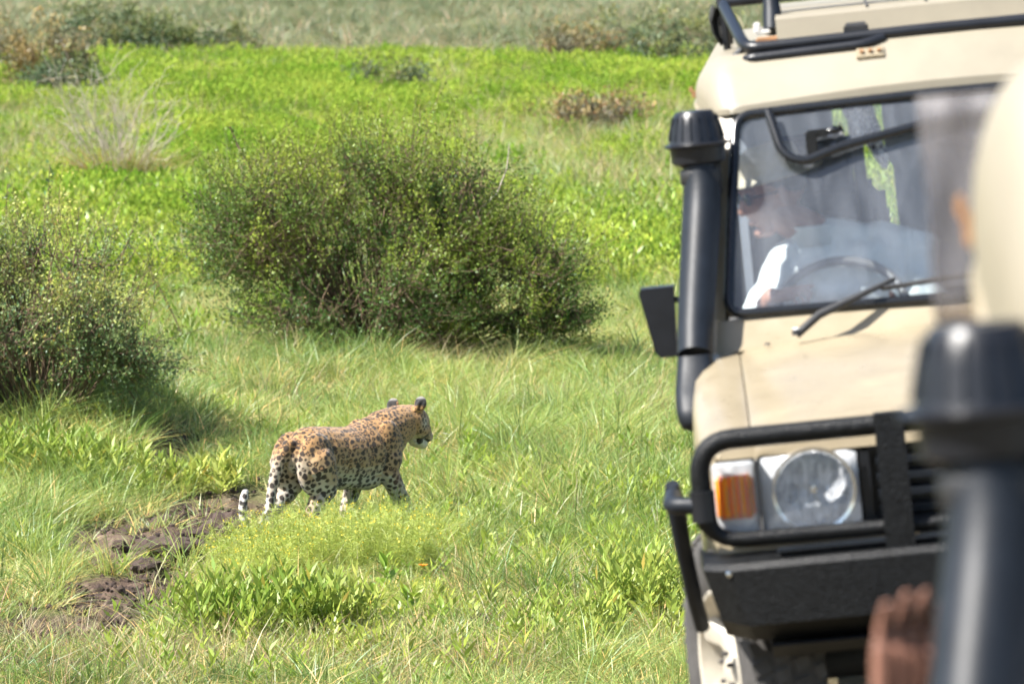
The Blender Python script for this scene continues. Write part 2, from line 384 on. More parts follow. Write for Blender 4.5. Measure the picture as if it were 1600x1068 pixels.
# ------------------------------------------------------------------ the off-road vehicle (x right in the photo, y to its rear, z up)
def make_vehicle(lod=0):
    root = empty('safari_vehicle')
    P, S = M['paint'], M['steel']
    # ---- bonnet
    bm = bmesh.new(); rows = []
    for j in range(15):
        t = j / 14
        y = .13 + 1.10 * t
        zc = 1.115 + .135 * t + .02 * math.sin(t * math.pi)
        if j == 0: pass
        hw = .600 + .033 * t
        rows.append([(hw * u, y - .018 * (1 - t) * (1 - u * u) * -1 + (.02 if False else 0), zc + .022 * (1 - u * u) - .012 * (abs(u) > .97)) for u in [-1, -.97, -.8, -.6, -.4, -.2, 0, .2, .4, .6, .8, .97, 1]])
    fr = [[(x, y - .022, z - .018) for x, y, z in rows[0]], [(x, y - .032, z - .06) for x, y, z in rows[0]]]
    b_grid(bm, fr[::-1] + rows)
    bmo('bonnet', bm, P, root, 40)
    # ---- wings
    for s in (-1, 1):
        bm = bmesh.new(); rows = []
        for j in range(19):
            t = j / 18; y = .14 + 1.12 * t
            zt = 1.108 + .137 * t + .012 * math.sin(t * math.pi)
            xin = .604 + .033 * t; xo = .745 + .03 * math.sin(min(1, t * 1.6) * math.pi / 2)
            if t < .12: xo -= .035 * (1 - t / .12) ** 2
            arch = 0.0
            dy = abs(y - .62); zb = .62
            if dy < .47: zb = .40 + math.sqrt(max(0, .47 ** 2 - dy ** 2)) if math.sqrt(max(0, .47 ** 2 - dy ** 2)) > .22 else .62
            if y < .25: zb = .80
            prof = [(xin, zt), (xin + (xo - xin) * .45, zt + .006), (xo - .035, zt - .012), (xo - .01, zt - .035), (xo, zt - .075), (xo + .004, zt - .16), (xo + .006, (zt - .16 + zb) / 2), (xo + .012, zb)]
            rows.append([(s * x, y, z) for x, z in prof])
        if s > 0: rows = rows
        frr = [(x * .985, y - .02, z - .004) for x, y, z in rows[0]]; 
        b_grid(bm, [frr] + rows)
        # front cheek under and over the lamp
        bmo('wing', bm, P, root, 45)
    # ---- nose panel behind bull bar
    bm = bmesh.new()
    b_prism(bm, [(.10, 1.052), (.16, 1.052), (.16, 1.10), (.115, 1.095)], 'x', -.69, .69)
    b_prism(bm, [(.075, .79), (.16, .79), (.16, .835), (.085, .835)], 'x', -.72, .72)
    for s in (-1, 1): b_prism(bm, [(s * .706, .10), (s * .735, .14), (s * .735, .30), (s * .706, .30)], 'z', .79, 1.06)
    bmo('nose_panel', bm, P, root, 40, bev=.008)
    # ---- grille
    g = bmesh.new()
    b_box(g, (0, .17, .945), (.62, .02, .215)); b_box(g, (-.30, .135, .945), (.03, .06, .215)); b_box(g, (.30, .135, .945), (.03, .06, .215)); b_box(g, (0, .135, 1.045), (.62, .06, .015)); b_box(g, (0, .135, .845), (.62, .06, .015))
    go = bmo('grille', g, M['plastic'], root, 40, bev=.003)
    gs = None
    for k in range(4):
        b = bmesh.new(); b_prism(b, [(-.022, -.012), (.012, -.004), (.012, .012), (-.022, .004)], 'x', -.27, .27)
        o = bmo('slat', b, M['plastic2'], go, 40); o.location = (0, .125, .875 + .045 * k)
    # ---- headlights
    for s in (-1, 1):
        b = bmesh.new(); b_box(b, (s * .51, .17, .945), (.385, .03, .208))
        h = bmo('headlight', b, M['plastic'], root, 40)
        h.location.y = -.045
        # reflector bowl
        b = bmesh.new(); Mx = Matrix.Translation((s * .445, .155, .950)) @ Matrix.Rotation(R(90), 4, 'X')
        prof = [(.0, .0), (.012, .0), (.04, .004), (.075, .016), (.098, .036), (.104, .042), (.108, .040)]
        b_lathe(b, prof, 40, Mx); bmo('reflector', b, M['reflector'], h, 50)
        b = bmesh.new(); b_lathe(b, [(.0, .034), (.010, .033), (.013, .025), (.013, -.01)], 16, Mx); bmo('bulb', b, M['chrome'], h, 50)
        b = bmesh.new(); b_lathe(b, [(.106, .041), (.116, .043), (.118, .036), (.112, .03)], 40, Mx); bmo('chrome_ring', b, M['chrome'], h, 50)
        # silver housing around lamp, as four panels round the ring
        b = bmesh.new()
        seg = 40; cx, cz = s * .445, .95
        inner = [Vector((cx + .112 * math.cos(a), .118, cz + .112 * math.sin(a))) for a in [2 * math.pi * k / seg for k in range(seg)]]
        def clampbox(v):
            dx, dz = v.x - cx, v.z - cz; x0, x1 = sorted((s * .322, s * .588)); z0, z1 = .845, 1.048
            k = 9
            if dx > 0: k = min(k, (x1 - cx) / dx)
            if dx < 0: k = min(k, (x0 - cx) / dx)
            if dz > 1e-6: k = min(k, (z1 - cz) / dz)
            if dz < -1e-6: k = min(k, (z0 - cz) / dz)
            return Vector((cx + dx * k, .135, cz + dz * k))
        outer = [clampbox(v) for v in inner]
        A = [b.verts.new(v) for v in inner]; B = [b.verts.new(v) for v in outer]
        for k in range(seg):
            k2 = (k + 1) % seg; b.faces.new((A[k], A[k2], B[k2], B[k]))
        bmo('silver_surround', b, M['silver'], h, 30)
        # indicator
        b = bmesh.new(); b_box(b, (s * .660, .135, .945), (.116, .04, .200)); bmo('side_housing', b, M['silver'], h, 40, bev=.006)
        b = bmesh.new(); b_box(b, (s * .660, .112, .952), (.106, .028, .120)); io = bmo('indicator', b, M['amber'], h, 40, bev=.010, bseg=3)
        for k in range(5):
            b = bmesh.new(); b_tube(b, [(s * (.622 + .016 * k), .0965, .908), (s * (.622 + .016 * k), .0965, 1.008)], .0035, 6); bmo('lens_rib', b, M['amber'], io, 60)
        b = bmesh.new(); b_box(b, (s * .594, .112, .945), (.012, .05, .205)); bmo('divider', b, M['grey'], h, 40, bev=.003)
        # clear outer lens
        b = bmesh.new(); rows = []
        for i in range(7):
            z = .842 + .208 * i / 6
            rows.append([(s * (.322 + .385 * k / 12), .092 + .014 * (k / 12) ** 3 - .006 * math.sin(math.pi * i / 6), z) for k in range(13)])
        b_grid(b, rows); bmo('lens', b, M['lamp_glass'], h, 60)
    # ---- bull bar
    b = bmesh.new()
    pts = fillet([(-.75, .0, .845), (.75, .0, .845)], .05)
    loop = fillet([(0, 0, 1.118), (-.748, 0, 1.118), (-.748, .015, .842), (0, 0, .836), (.748, .015, .842), (.748, 0, 1.118)], .10, 7, closed=True)
    rr = [.028 if p.z > .90 or False else (.030 - .009 * min(1, (.90 - p.z) / .04)) for p in loop]
    b_tube(b, loop, rr, 14, closed=True)
    bb = bmo('bull_bar', b, S, root, 60)
    for s in (-1, 1):
        b = bmesh.new(); b_prism(b, [(-.036, 1.150), (.012, 1.150), (.030, .85), (.05, .70), (-.03, .70), (-.042, .86)], 'x', s * .225 - .040, s * .225 + .040)
        bmo('upright', b, S, bb, 40, bev=.005)
        b = bmesh.new(); b_tube(b, [(s * .748, .002, .90), (s * .748, .002, .985)], .0345, 14); bmo('clamp', b, M['plastic'], bb, 50)
        b = bmesh.new(); b_tube(b, fillet([(s * .75, .0, .945), (s * .835, .02, .95), (s * .835, .30, .955)], .04), .024, 12); b_tube(b, [(s * .835, .25, .985), (s * .832, .28, .93), (s * .825, .33, .80), (s * .81, .42, .64), (s * .80, .50, .55)], [.020, .027, .024, .023, .022], 12)
        bmo('side_tube', b, M['plastic2'], bb, 60)
    # ---- bumper
    b = bmesh.new(); rows = []
    prof0 = [(.15, .795), (.02, .800), (-.045, .782), (-.060, .765), (-.055, .612), (.03, .56), (.20, .56)]
    for x, dy, sc in ((-.775, .20, .0), (-.765, .07, .3), (-.70, .01, .9), (-.68, 0, 1), (-.3, 0, 1), (0, 0, 1), (.3, 0, 1), (.68, 0, 1), (.70, .01, .9), (.765, .07, .3), (.775, .20, 0)):
        rows.append([(x * (1 if z > .7 else (1 - .055 * min(1, (.78 - z) / .2))), min(y + dy, .32), z + (1 - sc) * (.0 if z > .7 else .02)) for y, z in prof0])
    b_grid(b, rows); bu = bmo('bumper', b, S, root, 30)
    b = bmesh.new(); b_box(b, (0, -.02, .806), (1.12, .035, .012)); bmo('bumper_lip', b, M['plastic2'], bu, 40, bev=.003)
    for s in (-1, 1):
        b = bmesh.new(); b_lathe(b, [(.0, .008), (.008, .006), (.010, 0)], 10, Matrix.Translation((s * .695, -.052, .757)) @ Matrix.Rotation(R(90), 4, 'X')); bmo('bolt', b, M['chrome'], bu, 50)
    b = bmesh.new(); b_prism(b, [(.0, .543), (.28, .543), (.34, .50), (.10, .50)], 'x', -.60, .60); bmo('skid_plate', b, M['dark'], root, 40)
    # ---- wheels
    def wheel(cx, cy, steer):
        wr = bpy.data.objects.new('wheel', None); COL.objects.link(wr); wr.parent = root; wr.location = (cx, cy, .40); wr.rotation_euler = (0, 0, steer); wr.empty_display_size = .1
        s = -1 if cx < 0 else 1
        Mx = Matrix.Rotation(R(90) * s, 4, 'Y')
        b = bmesh.new(); b_lathe(b, [(.235, .095), (.26, .108), (.32, .117), (.365, .112), (.388, .098), (.398, .07), (.400, 0), (.398, -.07), (.388, -.098), (.365, -.112), (.32, -.117), (.26, -.108), (.235, -.095)], 56, Mx)
        t = bmo('tyre', b, M['tyre'], wr, 30)
        b = bmesh.new()
        for k in range(44):
            for row, wd in ((-.075, .05), (-.018, .046), (.04, .046), (.09, .03)):
                a = 2 * math.pi * (k + (.5 if row in (-.018, .09) else 0)) / 44
                m4 = Matrix.Rotation(a, 4, 'X') @ Matrix.Translation((row - .004, 0, .401 if abs(row) < .06 else .396))
                bmesh.ops.create_cube(b, size=1, matrix=m4 @ Matrix.Rotation(.25, 4, 'Z') @ Matrix.Diagonal((wd, .036, .014, 1)))
        tr = bmo('tread', b, M['tyre'], t); tag(tr, kind='stuff')
        b = bmesh.new(); b_lathe(b, [(.238, .10), (.232, .108), (.222, .104), (.212, .07), (.205, .04), (.205, -.09), (.238, -.10)], 48, Mx)
        rm = bmo('rim', b, M['rim'], wr, 40)
        b = bmesh.new()
        b_lathe(b, [(.0, .085), (.035, .085), (.045, .078), (.075, .072), (.088, .05), (.088, .02)], 32, Mx)
        for k in range(6):
            a = 2 * math.pi * k / 6
            Rm = Matrix.Rotation(a, 4, 'X')
            rows = []
            for q, (r0, x0, wd) in enumerate(((.07, .062, .036), (.11, .052, .032), (.16, .062, .034), (.205, .088, .048), (.225, .095, .055))):
                rows.append([Rm @ Vector((s * (x0 - .022), -wd, r0)), Rm @ Vector((s * x0, -wd * .7, r0)), Rm @ Vector((s * (x0 + .004), 0, r0)), Rm @ Vector((s * x0, wd * .7, r0)), Rm @ Vector((s * (x0 - .022), wd, r0))])
            b_grid(b, rows)
        bmo('spokes', b, M['rim'], rm, 40)
        b = bmesh.new(); b_lathe(b, [(0, .03), (.20, .03)], 32, Mx); bmo('brake_disc', b, M['dark'], rm, 40)
        for k in range(6):
            a = 2 * math.pi * (k + .5) / 6
            b = bmesh.new(); b_lathe(b, [(0, .096), (.005, .094), (.007, .09), (.007, .068)], 6, Matrix.Translation((0, .055 * math.cos(a), .055 * math.sin(a))) @ Mx); bmo('wheel_nut', b, M['tyre'], rm, 40)
        return wr
    wheel(-.665, .62, R(15)); wheel(.655, .62, R(13)); wheel(-.64, 3.55, 0); wheel(.64, 3.55, 0)
    b = bmesh.new(); b_tube(b, [(-.55, .64, .40), (.55, .64, .40)], .05, 10); b_tube(b, [(-.55, 3.55, .40), (.55, 3.55, .40)], .05, 10); b_box(b, (-.4, 2.2, .55), (.08, 3.8, .12)); b_box(b, (.4, 2.2, .55), (.08, 3.8, .12))
    bmo('chassis', b, M['dark'], root, 40)
    # ---- engine bay blackout: inner arches and firewall
    b = bmesh.new(); b_box(b, (0, .75, .95), (1.10, 1.10, .22)); b_box(b, (0, 1.28, .85), (1.38, .05, .75)); bmo('engine_bay', b, M['dark'], root)
    # ---- cowl and windscreen frame
    def wsx(t): return .670 + (.590 - .670) * t           # outer frame half width from bottom (0) to top (1)
    def wsp(u, t, off=0):                                  # point on screen plane; t from bottom z 1.335 to top z 1.925
        n = Vector((0, -.86, .51))
        y = 1.30 + .335 * t + .025 * (u * u); z = 1.338 + .585 * t
        return Vector((wsx(t) * u, y, z)) + n * off
    b = bmesh.new()
    rows = [[(x, 1.235, 1.245 + .022 * (1 - (x / .7) ** 2)) for x in np.linspace(-.70, .70, 13)], [(x, 1.262, 1.262 + .020 * (1 - (x / .7) ** 2)) for x in np.linspace(-.70, .70, 13)],
            [(x * .985, 1.30 + .025 * (x / .7) ** 2, 1.335) for x in np.linspace(-.70, .70, 13)]]
    b_grid(b, rows)
    for s in (-1, 1):
        rows = []
        for t in np.linspace(0, 1, 9):
            p = wsp(s, t); xi = p.x; xo = s * (.715 - .05 * t)
            rows.append([(xi, p.y, p.z), ((xi + xo) / 2, p.y + .012, p.z), (xo, p.y + .035, p.z), (xo, p.y + .09, p.z), (xi, p.y + .075, p.z)])
        b_grid(b, rows)
    rows = [[wsp(u, 1.0) for u in np.linspace(-1, 1, 11)], [wsp(u, 1.0) + Vector((0, .02, .04)) for u in np.linspace(-1, 1, 11)]]
    b_grid(b, rows)
    bmo('windscreen_frame', b, P, root, 40)
    # gasket
    b = bmesh.new()
    cs = [wsp(-.985, .02, .006), wsp(.985, .02, .006), wsp(.985, .985, .006), wsp(-.985, .985, .006)]
    path = []
    def L(a, c, n): return [a.lerp(c, i / n) for i in range(n)]
    loopw = fillet([wsp(-.985, .02, .006), wsp(0, .0, .006), wsp(.985, .02, .006), wsp(.985, .985, .006), wsp(0, 1.0, .006), wsp(-.985, .985, .006)], .055, 7, closed=True)
    b_tube(b, loopw, .016, 10, closed=True)
    ws = bmo('windscreen', b, M['seal'], root, 60); 
    b = bmesh.new(); rows = [[wsp(u * .975, t, .002) for u in np.linspace(-1, 1, 13)] for t in np.linspace(.025, .975, 9)]; b_grid(b, rows); bmo('glass', b, M['glass'], ws, 60)
    # ---- wipers
    for x0 in (-.462, .16):
        b = bmesh.new(); p0 = Vector((x0, 1.185, 1.285)); p1 = p0 + Vector((.30, .125, .125))
        b_tube(b, [p0, p0 + Vector((.07, .02, .05)), p1], [.012, .013, .007], 8); b_lathe(b, [(0, .02), (.012, .016), (.014, 0)], 12, Matrix.Translation(p0))
        wi = bmo('wiper', b, M['rubber'], root, 50)
        b = bmesh.new(); q0 = wsp((x0 + .26) / .66, .055, .03); q1 = wsp((x0 + .66) / .66 if x0 + .66 < .6 else .9, .09, .03); b_tube(b, [q0, (q0 + q1) / 2 + Vector((0, -.004, .004)), q1], [.007, .010, .006], 6); b_tube(b, [p1 - Vector((.05, .02, .02)), (q0 + q1) / 2], .006, 6)
        bmo('wiper_blade', b, M['rubber'], wi, 50)
        b = bmesh.new(); b_lathe(b, [(0, .022), (.010, .020), (.012, .008)], 12, Matrix.Translation(p0)); bmo('pivot_cap', b, M['white'], wi, 50)
    for x0 in (-.55, -.10, .3):
        b = bmesh.new(); b_lathe(b, [(0, .006), (.008, .004), (.010, 0)], 10, Matrix.Translation((x0, 1.225, 1.262))); bmo('washer_jet', b, M['rubber'], root, 50)
    # ---- roof
    def sect(y):
        t = max(0, min(1, (y - 1.645) / .18)); e = math.sin(t * math.pi / 2)
        top = 1.965 + .150 * e; w = .60 + .100 * (min(1, (y - 1.645) / .20) ** .5 if y > 1.645 else 0); low = 1.94 - .02 * e
        rad = .05 + .065 * e
        return top, w, low, rad
    ys = [1.645, 1.655, 1.67, 1.69, 1.72, 1.76, 1.80, 1.85, 1.92, 2.1, 2.4, 2.8, 3.2, 3.6, 4.0, 4.4, 4.60, 4.66]
    b = bmesh.new(); rows = []
    for y in ys:
        top, wd, low, rad = sect(y)
        if y > 4.5: top -= .06 * (y - 4.5) / .16
        row = [(-wd, y, low)]
        for k in range(9):
            a = math.pi - k * math.pi / 16; ra = min(rad, (top - low) * .9)
            row.append((-(wd - rad) + rad * math.cos(a) * 1.0, y, top - .02 - ra + ra * math.sin(a)))
        for u in (-.6, -.3, 0): row.append((u * (wd - rad), y, top - .02 * u * u * 1.2))
        full = row + [(-x, yy_, z) for x, yy_, z in row[-2::-1]]
        rows.append(full)
    b_grid(b, rows); fr0 = [bmv for bmv in rows[0]]
    b_grid(b, [[(x, 1.642, 1.925 + .0 * z) for x, y, z in rows[0]], rows[0]])
    roof = bmo('roof', b, M['fibre'], root, 40)
    for s in (-1, 1):
        b = bmesh.new(); b_tube(b, fillet([(s * .660, 1.62, 1.70), (s * .672, 1.72, 1.87), (s * .70, 1.86, 1.955), (s * .70, 4.6, 1.955)], .06), .010, 8); bmo('gutter', b, P, roof, 50)
        b = bmesh.new(); b_box(b, (s * .706, 1.90, 1.985), (.014, .03, .022)); b_box(b, (s * .714, 1.90, 2.0), (.012, .014, .016)); bmo('gutter_clip', b, M['rust'], roof, 40, bev=.003)
    # raised hatch
    b = bmesh.new(); b_prism(b, [(2.02, 2.105), (2.00, 2.112), (2.015, 2.18), (2.03, 2.187), (3.3, 2.197), (3.33, 2.17), (3.33, 2.10)], 'x', -.44, .44)
    hatch = bmo('roof_hatch', b, M['fibre'], roof, 40, bev=.006)
    b = bmesh.new()
    for x in (-.16, .02, .22): b_box(b, (x, 2.65, 2.194), (.006, 1.2, .006))
    bmo('panel_seam', b, M['grey'], hatch)
    b = bmesh.new(); b_box(b, (-.47, 2.06, 2.118), (.07, .12, .022)); bmo('hinge_plate', b, M['rust'], hatch, 40, bev=.004)
    # ---- roof rack
    b = bmesh.new()
    b_tube(b, fillet([(-.605, 2.9, 2.235), (-.600, 2.35, 2.235), (-.545, 1.86, 2.13), (-.525, 1.79, 2.108), (0, 1.78, 2.112), (.525, 1.79, 2.108), (.545, 1.86, 2.13), (.600, 2.35, 2.235), (.605, 2.9, 2.235)], .05), .0185, 12)
    rk = bmo('roof_rack', b, M['plastic'], root, 60)
    b = bmesh.new(); b_tube(b, fillet([(-.535, 1.83, 2.07), (-.535, 1.765, 2.078), (-.18, 1.75, 2.086), (-.12, 1.77, 2.10)], .04), .0165, 12); bmo('lower_bar', b, M['plastic'], rk, 60)
    b = bmesh.new(); b_tube(b, [(-.62, 2.36, 2.24), (.62, 2.36, 2.24)], .016, 10); bmo('cross_bar', b, M['plastic'], rk, 60)
    b = bmesh.new(); b_tube(b, [(-.62, 2.9, 2.24), (.62, 2.9, 2.24)], .016, 10); bmo('cross_bar', b, M['plastic'], rk, 60)
    for s in (-1, 1):
        for y, z in ((1.83, 2.115), (2.38, 2.235), (2.9, 2.235)):
            b = bmesh.new(); b_tube(b, [(s * (.535 if y < 2 else .60), y, z), (s * .60, y, 2.06)], .012, 8); bmo('rack_foot', b, M['plastic'], rk, 50)
    b = bmesh.new(); b_box(b, (-.20, 1.80, 2.135), (.075, .03, .022)); b_tube(b, [(-.23, 1.8, 2.14), (-.17, 1.8, 2.14)], .014, 8); bmo('rack_clamp', b, M['rubber'], rk, 40, bev=.003)
    b = bmesh.new(); b_box(b, (-.165, 1.722, 2.060), (.085, .012, .040), Matrix.Rotation(R(-46), 3, 'X'))
    br = bmo('mounting_plate', b, P, rk, 40, bev=.003)
    for k in range(3):
        b = bmesh.new(); b_lathe(b, [(0, .009), (.006, .008), (.007, 0)], 8, Matrix.Translation((-.19 + .026 * k, 1.717, 2.066)) @ Matrix.Rotation(R(46), 4, 'X')); bmo('bolt', b, M['rust'], br, 40)
    # ---- sides: doors, pillars, windows
    def sx(z): return .775 if z < 1.2 else .775 - (z - 1.2) * .115
    def sidepanel(bmx, s, y0, y1, z0, z1, th=.035, slant0=0):
        zs = [z for z in (z0, 1.2, z1) if z0 <= z <= z1]; zs = sorted(set(zs))
        outer = [[(s * sx(z), y0 + slant0 * (z - z0), z), (s * sx(z), y1, z)] for z in zs]
        inner = [[(s * (sx(z) - th), y0 + slant0 * (z - z0), z), (s * (sx(z) - th), y1, z)] for z in zs]
        A = b_grid(bmx, outer); B = b_grid(bmx, inner)
        bmx.faces.new((A[0][0], A[0][1], B[0][1], B[0][0])); bmx.faces.new((A[-1][0], A[-1][1], B[-1][1], B[-1][0]))
        for k in range(len(zs) - 1):
            for q in (0, 1): bmx.faces.new((A[k][q], A[k + 1][q], B[k + 1][q], B[k][q]))
    for s in (-1, 1):
        b = bmesh.new(); sidepanel(b, s, 1.285, 2.25, .55, 1.24); sidepanel(b, s, 2.19, 2.25, 1.243, 1.925)
        d = bmo('door', b, P, root, 30)
        b = bmesh.new(); b_tube(b, [(s * .74, 1.50, 1.243), (s * .70, 1.72, 1.90)], .012, 8); b_tube(b, [(s * .735, 1.275, 1.27), (s * .675, 1.66, 1.90)], .009, 8); bmo('door_seal', b, M['seal'], d, 50)
        b = bmesh.new(); b_box(b, (s * .787, 2.12, 1.12), (.02, .12, .03)); bmo('door_handle', b, M['plastic'], d, 40, bev=.004)
        if s > 0 or True:
            b = bmesh.new(); b_solid(b, [(s * .735, 1.52, 1.245), (s * .735, 2.19, 1.245), (s * .672, 2.19, 1.92), (s * .672, 1.74, 1.92)], (s * .004, 0, 0))
            if s > 0: bmo('window_pane', b, M['side_glass'], d)
            else: b.free()
        b = bmesh.new(); sidepanel(b, s, 2.256, 3.05, .55, 1.24); sidepanel(b, s, 2.256, 2.30, 1.243, 1.925); sidepanel(b, s, 3.05 - .06, 3.05, 1.243, 1.925)
        d = bmo('rear_door', b, P, root, 30)
        b = bmesh.new(); sidepanel(b, s, 3.056, 4.60, .80, 1.24); sidepanel(b, s, 3.056, 3.14, .55, .797); sidepanel(b, s, 4.0, 4.60, .55, .797); sidepanel(b, s, 3.056, 3.10, 1.243, 1.925); sidepanel(b, s, 4.50, 4.60, 1.243, 1.925)
        bmo('side_panel', b, P, root, 30)
        b = bmesh.new(); b_tube(b, [(s * .79, 1.3, .52), (s * .84, 1.45, .50), (s * .84, 2.9, .50), (s * .79, 3.05, .52)], .03, 10); bmo('side_step', b, S, root, 50)
    b = bmesh.new(); b_box(b, (0, 4.61, .90), (1.5, .04, .68)); b_box(b, (-.69, 4.61, 1.58), (.09, .04, .68)); b_box(b, (.69, 4.61, 1.58), (.09, .04, .68)); b_box(b, (0, 4.61, 1.93), (1.3, .04, .04))
    tg = bmo('tailgate', b, P, root, 30, bev=.005)
    b = bmesh.new(); b_box(b, (0, 2.95, .62), (1.46, 3.3, .03)); bmo('cabin_floor', b, M['dark'], root)
    b = bmesh.new(); b_box(b, (0, 3.1, 1.925), (1.26, 2.7, .012)); b_box(b, (0, 1.83, 1.915), (1.20, .2, .012)); bmo('headlining', b, M['liner'], root)
    # ---- cabin
    b = bmesh.new(); b_prism(b, [(1.34, 1.32), (1.58, 1.325), (1.64, 1.29), (1.66, 1.10), (1.55, .95), (1.34, .95)], 'x', -.66, .66); bmo('dashboard', b, M['grey'], root, 40, bev=.012)
    def seat(x, y, cushion=True):
        b = bmesh.new(); b_box(b, (x, y, 1.0), (.46, .46, .14)); se = bmo('seat', b, M['seat'], root, 50, bev=.04, bseg=3)
        b = bmesh.new(); b_box(b, (x, y + .26, 1.32), (.44, .11, .56), Matrix.Rotation(R(-10), 3, 'X')); bmo('backrest', b, M['seat'], se, 50, bev=.04, bseg=3)
        b = bmesh.new(); b_box(b, (x, y + .31, 1.69), (.24, .08, .15)); b_tube(b, [(x - .05, y + .31, 1.55), (x - .05, y + .31, 1.66)], .007, 6); b_tube(b, [(x + .05, y + .31, 1.55), (x + .05, y + .31, 1.66)], .007, 6); bmo('headrest', b, M['seat'], se, 50, bev=.02, bseg=3)
    seat(-.37, 2.02); seat(.37, 2.02); seat(.37, 3.0); seat(-.37, 3.0)
    b = bmesh.new(); C0 = Vector((-.325, 1.66, 1.30)); ax = Matrix.Rotation(R(-42), 4, 'X')
    ring = [C0 + ax.to_3x3() @ Vector((.195 * math.cos(a), 0, .195 * math.sin(a))) for a in [2 * math.pi * k / 40 for k in range(40)]]
    b_tube(b, ring, .0145, 10, closed=True)
    st = bmo('steering_wheel', b, M['wheelgrey'], root, 60)
    b = bmesh.new()
    for a in (R(200), R(340), R(270)):
        b_tube(b, [C0 + Vector((0, -.03, -.02)), C0 + ax.to_3x3() @ Vector((.19 * math.cos(a), 0, .19 * math.sin(a)))], .014, 8)
    b_lathe(b, [(0, .03), (.05, .025), (.065, 0), (.05, -.02)], 20, Matrix.Translation(C0 + Vector((0, -.02, -.02))) @ Matrix.Rotation(R(48), 4, 'X')); b_tube(b, [C0, C0 + Vector((0, -.3, -.27))], .03, 8)
    bmo('steering_hub', b, M['wheelgrey'], st, 50)
    b = bmesh.new(); b_box(b, (.075, 1.70, 1.865), (.235, .02, .065)); b_tube(b, [(.075, 1.70, 1.88), (.075, 1.68, 1.92)], .008, 6)
    mr = bmo('cabin_mirror', b, M['grey'], root, 40, bev=.012, bseg=3)
    b = bmesh.new(); b_box(b, (.075, 1.688, 1.865), (.215, .004, .05)); bmo('mirror_back', b, M['grey'], mr, 40, bev=.002)
    b = bmesh.new()
    for q in (((-.64, 1.0), (-.30, 1.0), (-.30, 1.92), (-.64, 1.92)), ((-.27, 1.0), (.64, 1.0), (.64, 1.36), (-.27, 1.36)), ((-.13, 1.363), (.64, 1.363), (.64, 1.92), (-.15, 1.92), (-.15, 1.66), (-.13, 1.62))):
        b_prism(b, [(x + .015 * (abs(x) < .2), z) for x, z in q], 'y', 3.50, 3.53)
    bmo('added_back_panel', b, M['liner'], root)  # added panel with a gap, shuts out the bright view behind the cabin
    # dark reflection in the windscreen, shaped as an added tube and clamp before the glass
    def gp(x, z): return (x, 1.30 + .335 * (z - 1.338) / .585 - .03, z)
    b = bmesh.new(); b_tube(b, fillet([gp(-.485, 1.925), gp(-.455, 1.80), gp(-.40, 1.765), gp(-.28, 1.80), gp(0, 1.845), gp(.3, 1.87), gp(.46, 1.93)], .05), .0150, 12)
    gt = bmo('reflection_tube', b, M['seal'], root, 60)
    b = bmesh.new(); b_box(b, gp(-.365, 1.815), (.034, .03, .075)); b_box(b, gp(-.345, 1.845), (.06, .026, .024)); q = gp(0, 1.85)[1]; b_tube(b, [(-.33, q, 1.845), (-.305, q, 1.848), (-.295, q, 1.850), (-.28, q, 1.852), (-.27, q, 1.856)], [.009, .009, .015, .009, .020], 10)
    bmo('reflection_clamp', b, M['seal'], gt, 50, bev=.003)
    b = bmesh.new(); b_tube(b, [(-.225, 1.95, 1.50), (-.235, 1.93, 1.9)], .02, 8); bmo('cabin_post', b, M['dark'], root, 50)
    # ---- outside mirrors
    for s in (-1, 1):
        b = bmesh.new(); b_prism(b, [(s * .812, 1.445), (s * .822, 1.236), (s * .872, 1.236), (s * .887, 1.255), (s * .918, 1.43), (s * .912, 1.445)], 'y', 1.44, 1.52)
        mo = bmo('door_mirror', b, M['plastic'], root, 40, bev=.012, bseg=3)
        b = bmesh.new(); b_prism(b, [(s * .823, 1.432), (s * .832, 1.25), (s * .868, 1.25), (s * .905, 1.43)], 'y', 1.52, 1.523); bmo('mirror_glass', b, M['chrome'], mo)
        b = bmesh.new(); b_tube(b, [(s * .85, 1.47, 1.41), (s * .79, 1.45, 1.40), (s * .72, 1.40, 1.38)], .009, 8); bmo('mirror_arm', b, M['plastic'], mo, 50); b = bmesh.new(); b_tube(b, [(s * .85, 1.47, 1.28), (s * .79, 1.45, 1.27), (s * .74, 1.40, 1.26)], .009, 8); bmo('mirror_arm', b, M['plastic'], mo, 50)
    # ---- snorkel (driver's side)
    b = bmesh.new()
    cl = [(-.700, 1.50, 1.80), (-.700, 1.49, 1.72), (-.712, 1.43, 1.62), (-.730, 1.34, 1.50), (-.745, 1.26, 1.40), (-.757, 1.19, 1.31), (-.762, 1.155, 1.255)]
    b_tube(b, cl, [.050, .056, .058, .056, .054, .052, .052], 20, flat=1.15)
    sn = bmo('snorkel', b, M['plastic2'], root, 60)
    b = bmesh.new(); rows = []
    for (cx, cy, cz, hx, hy) in ((-.762, 1.16, 1.262, .050, .055), (-.764, 1.145, 1.225, .054, .060), (-.770, 1.10, 1.17, .057, .075), (-.775, 1.06, 1.12, .055, .085), (-.776, 1.04, 1.085, .050, .080), (-.776, 1.03, 1.062, .040, .06), (-.776, 1.03, 1.052, .02, .03)):
        ring = []
        for k in range(20):
            a = 2 * math.pi * k / 20; c_, s_ = math.cos(a), math.sin(a)
            ring.append((cx + hx * math.copysign(abs(c_) ** .6, c_), cy + hy * math.copysign(abs(s_) ** .6, s_), cz))
        rows.append(ring + [ring[0]])
    b_grid(b, rows); bmesh.ops.remove_doubles(b, verts=b.verts, dist=1e-5); bmo('snorkel_elbow', b, M['plastic2'], sn, 50)
    b = bmesh.new(); b_box(b, (-.728, 1.07, 1.09), (.012, .10, .075)); bmo('elbow_gasket', b, M['white'], sn, 40, bev=.004)
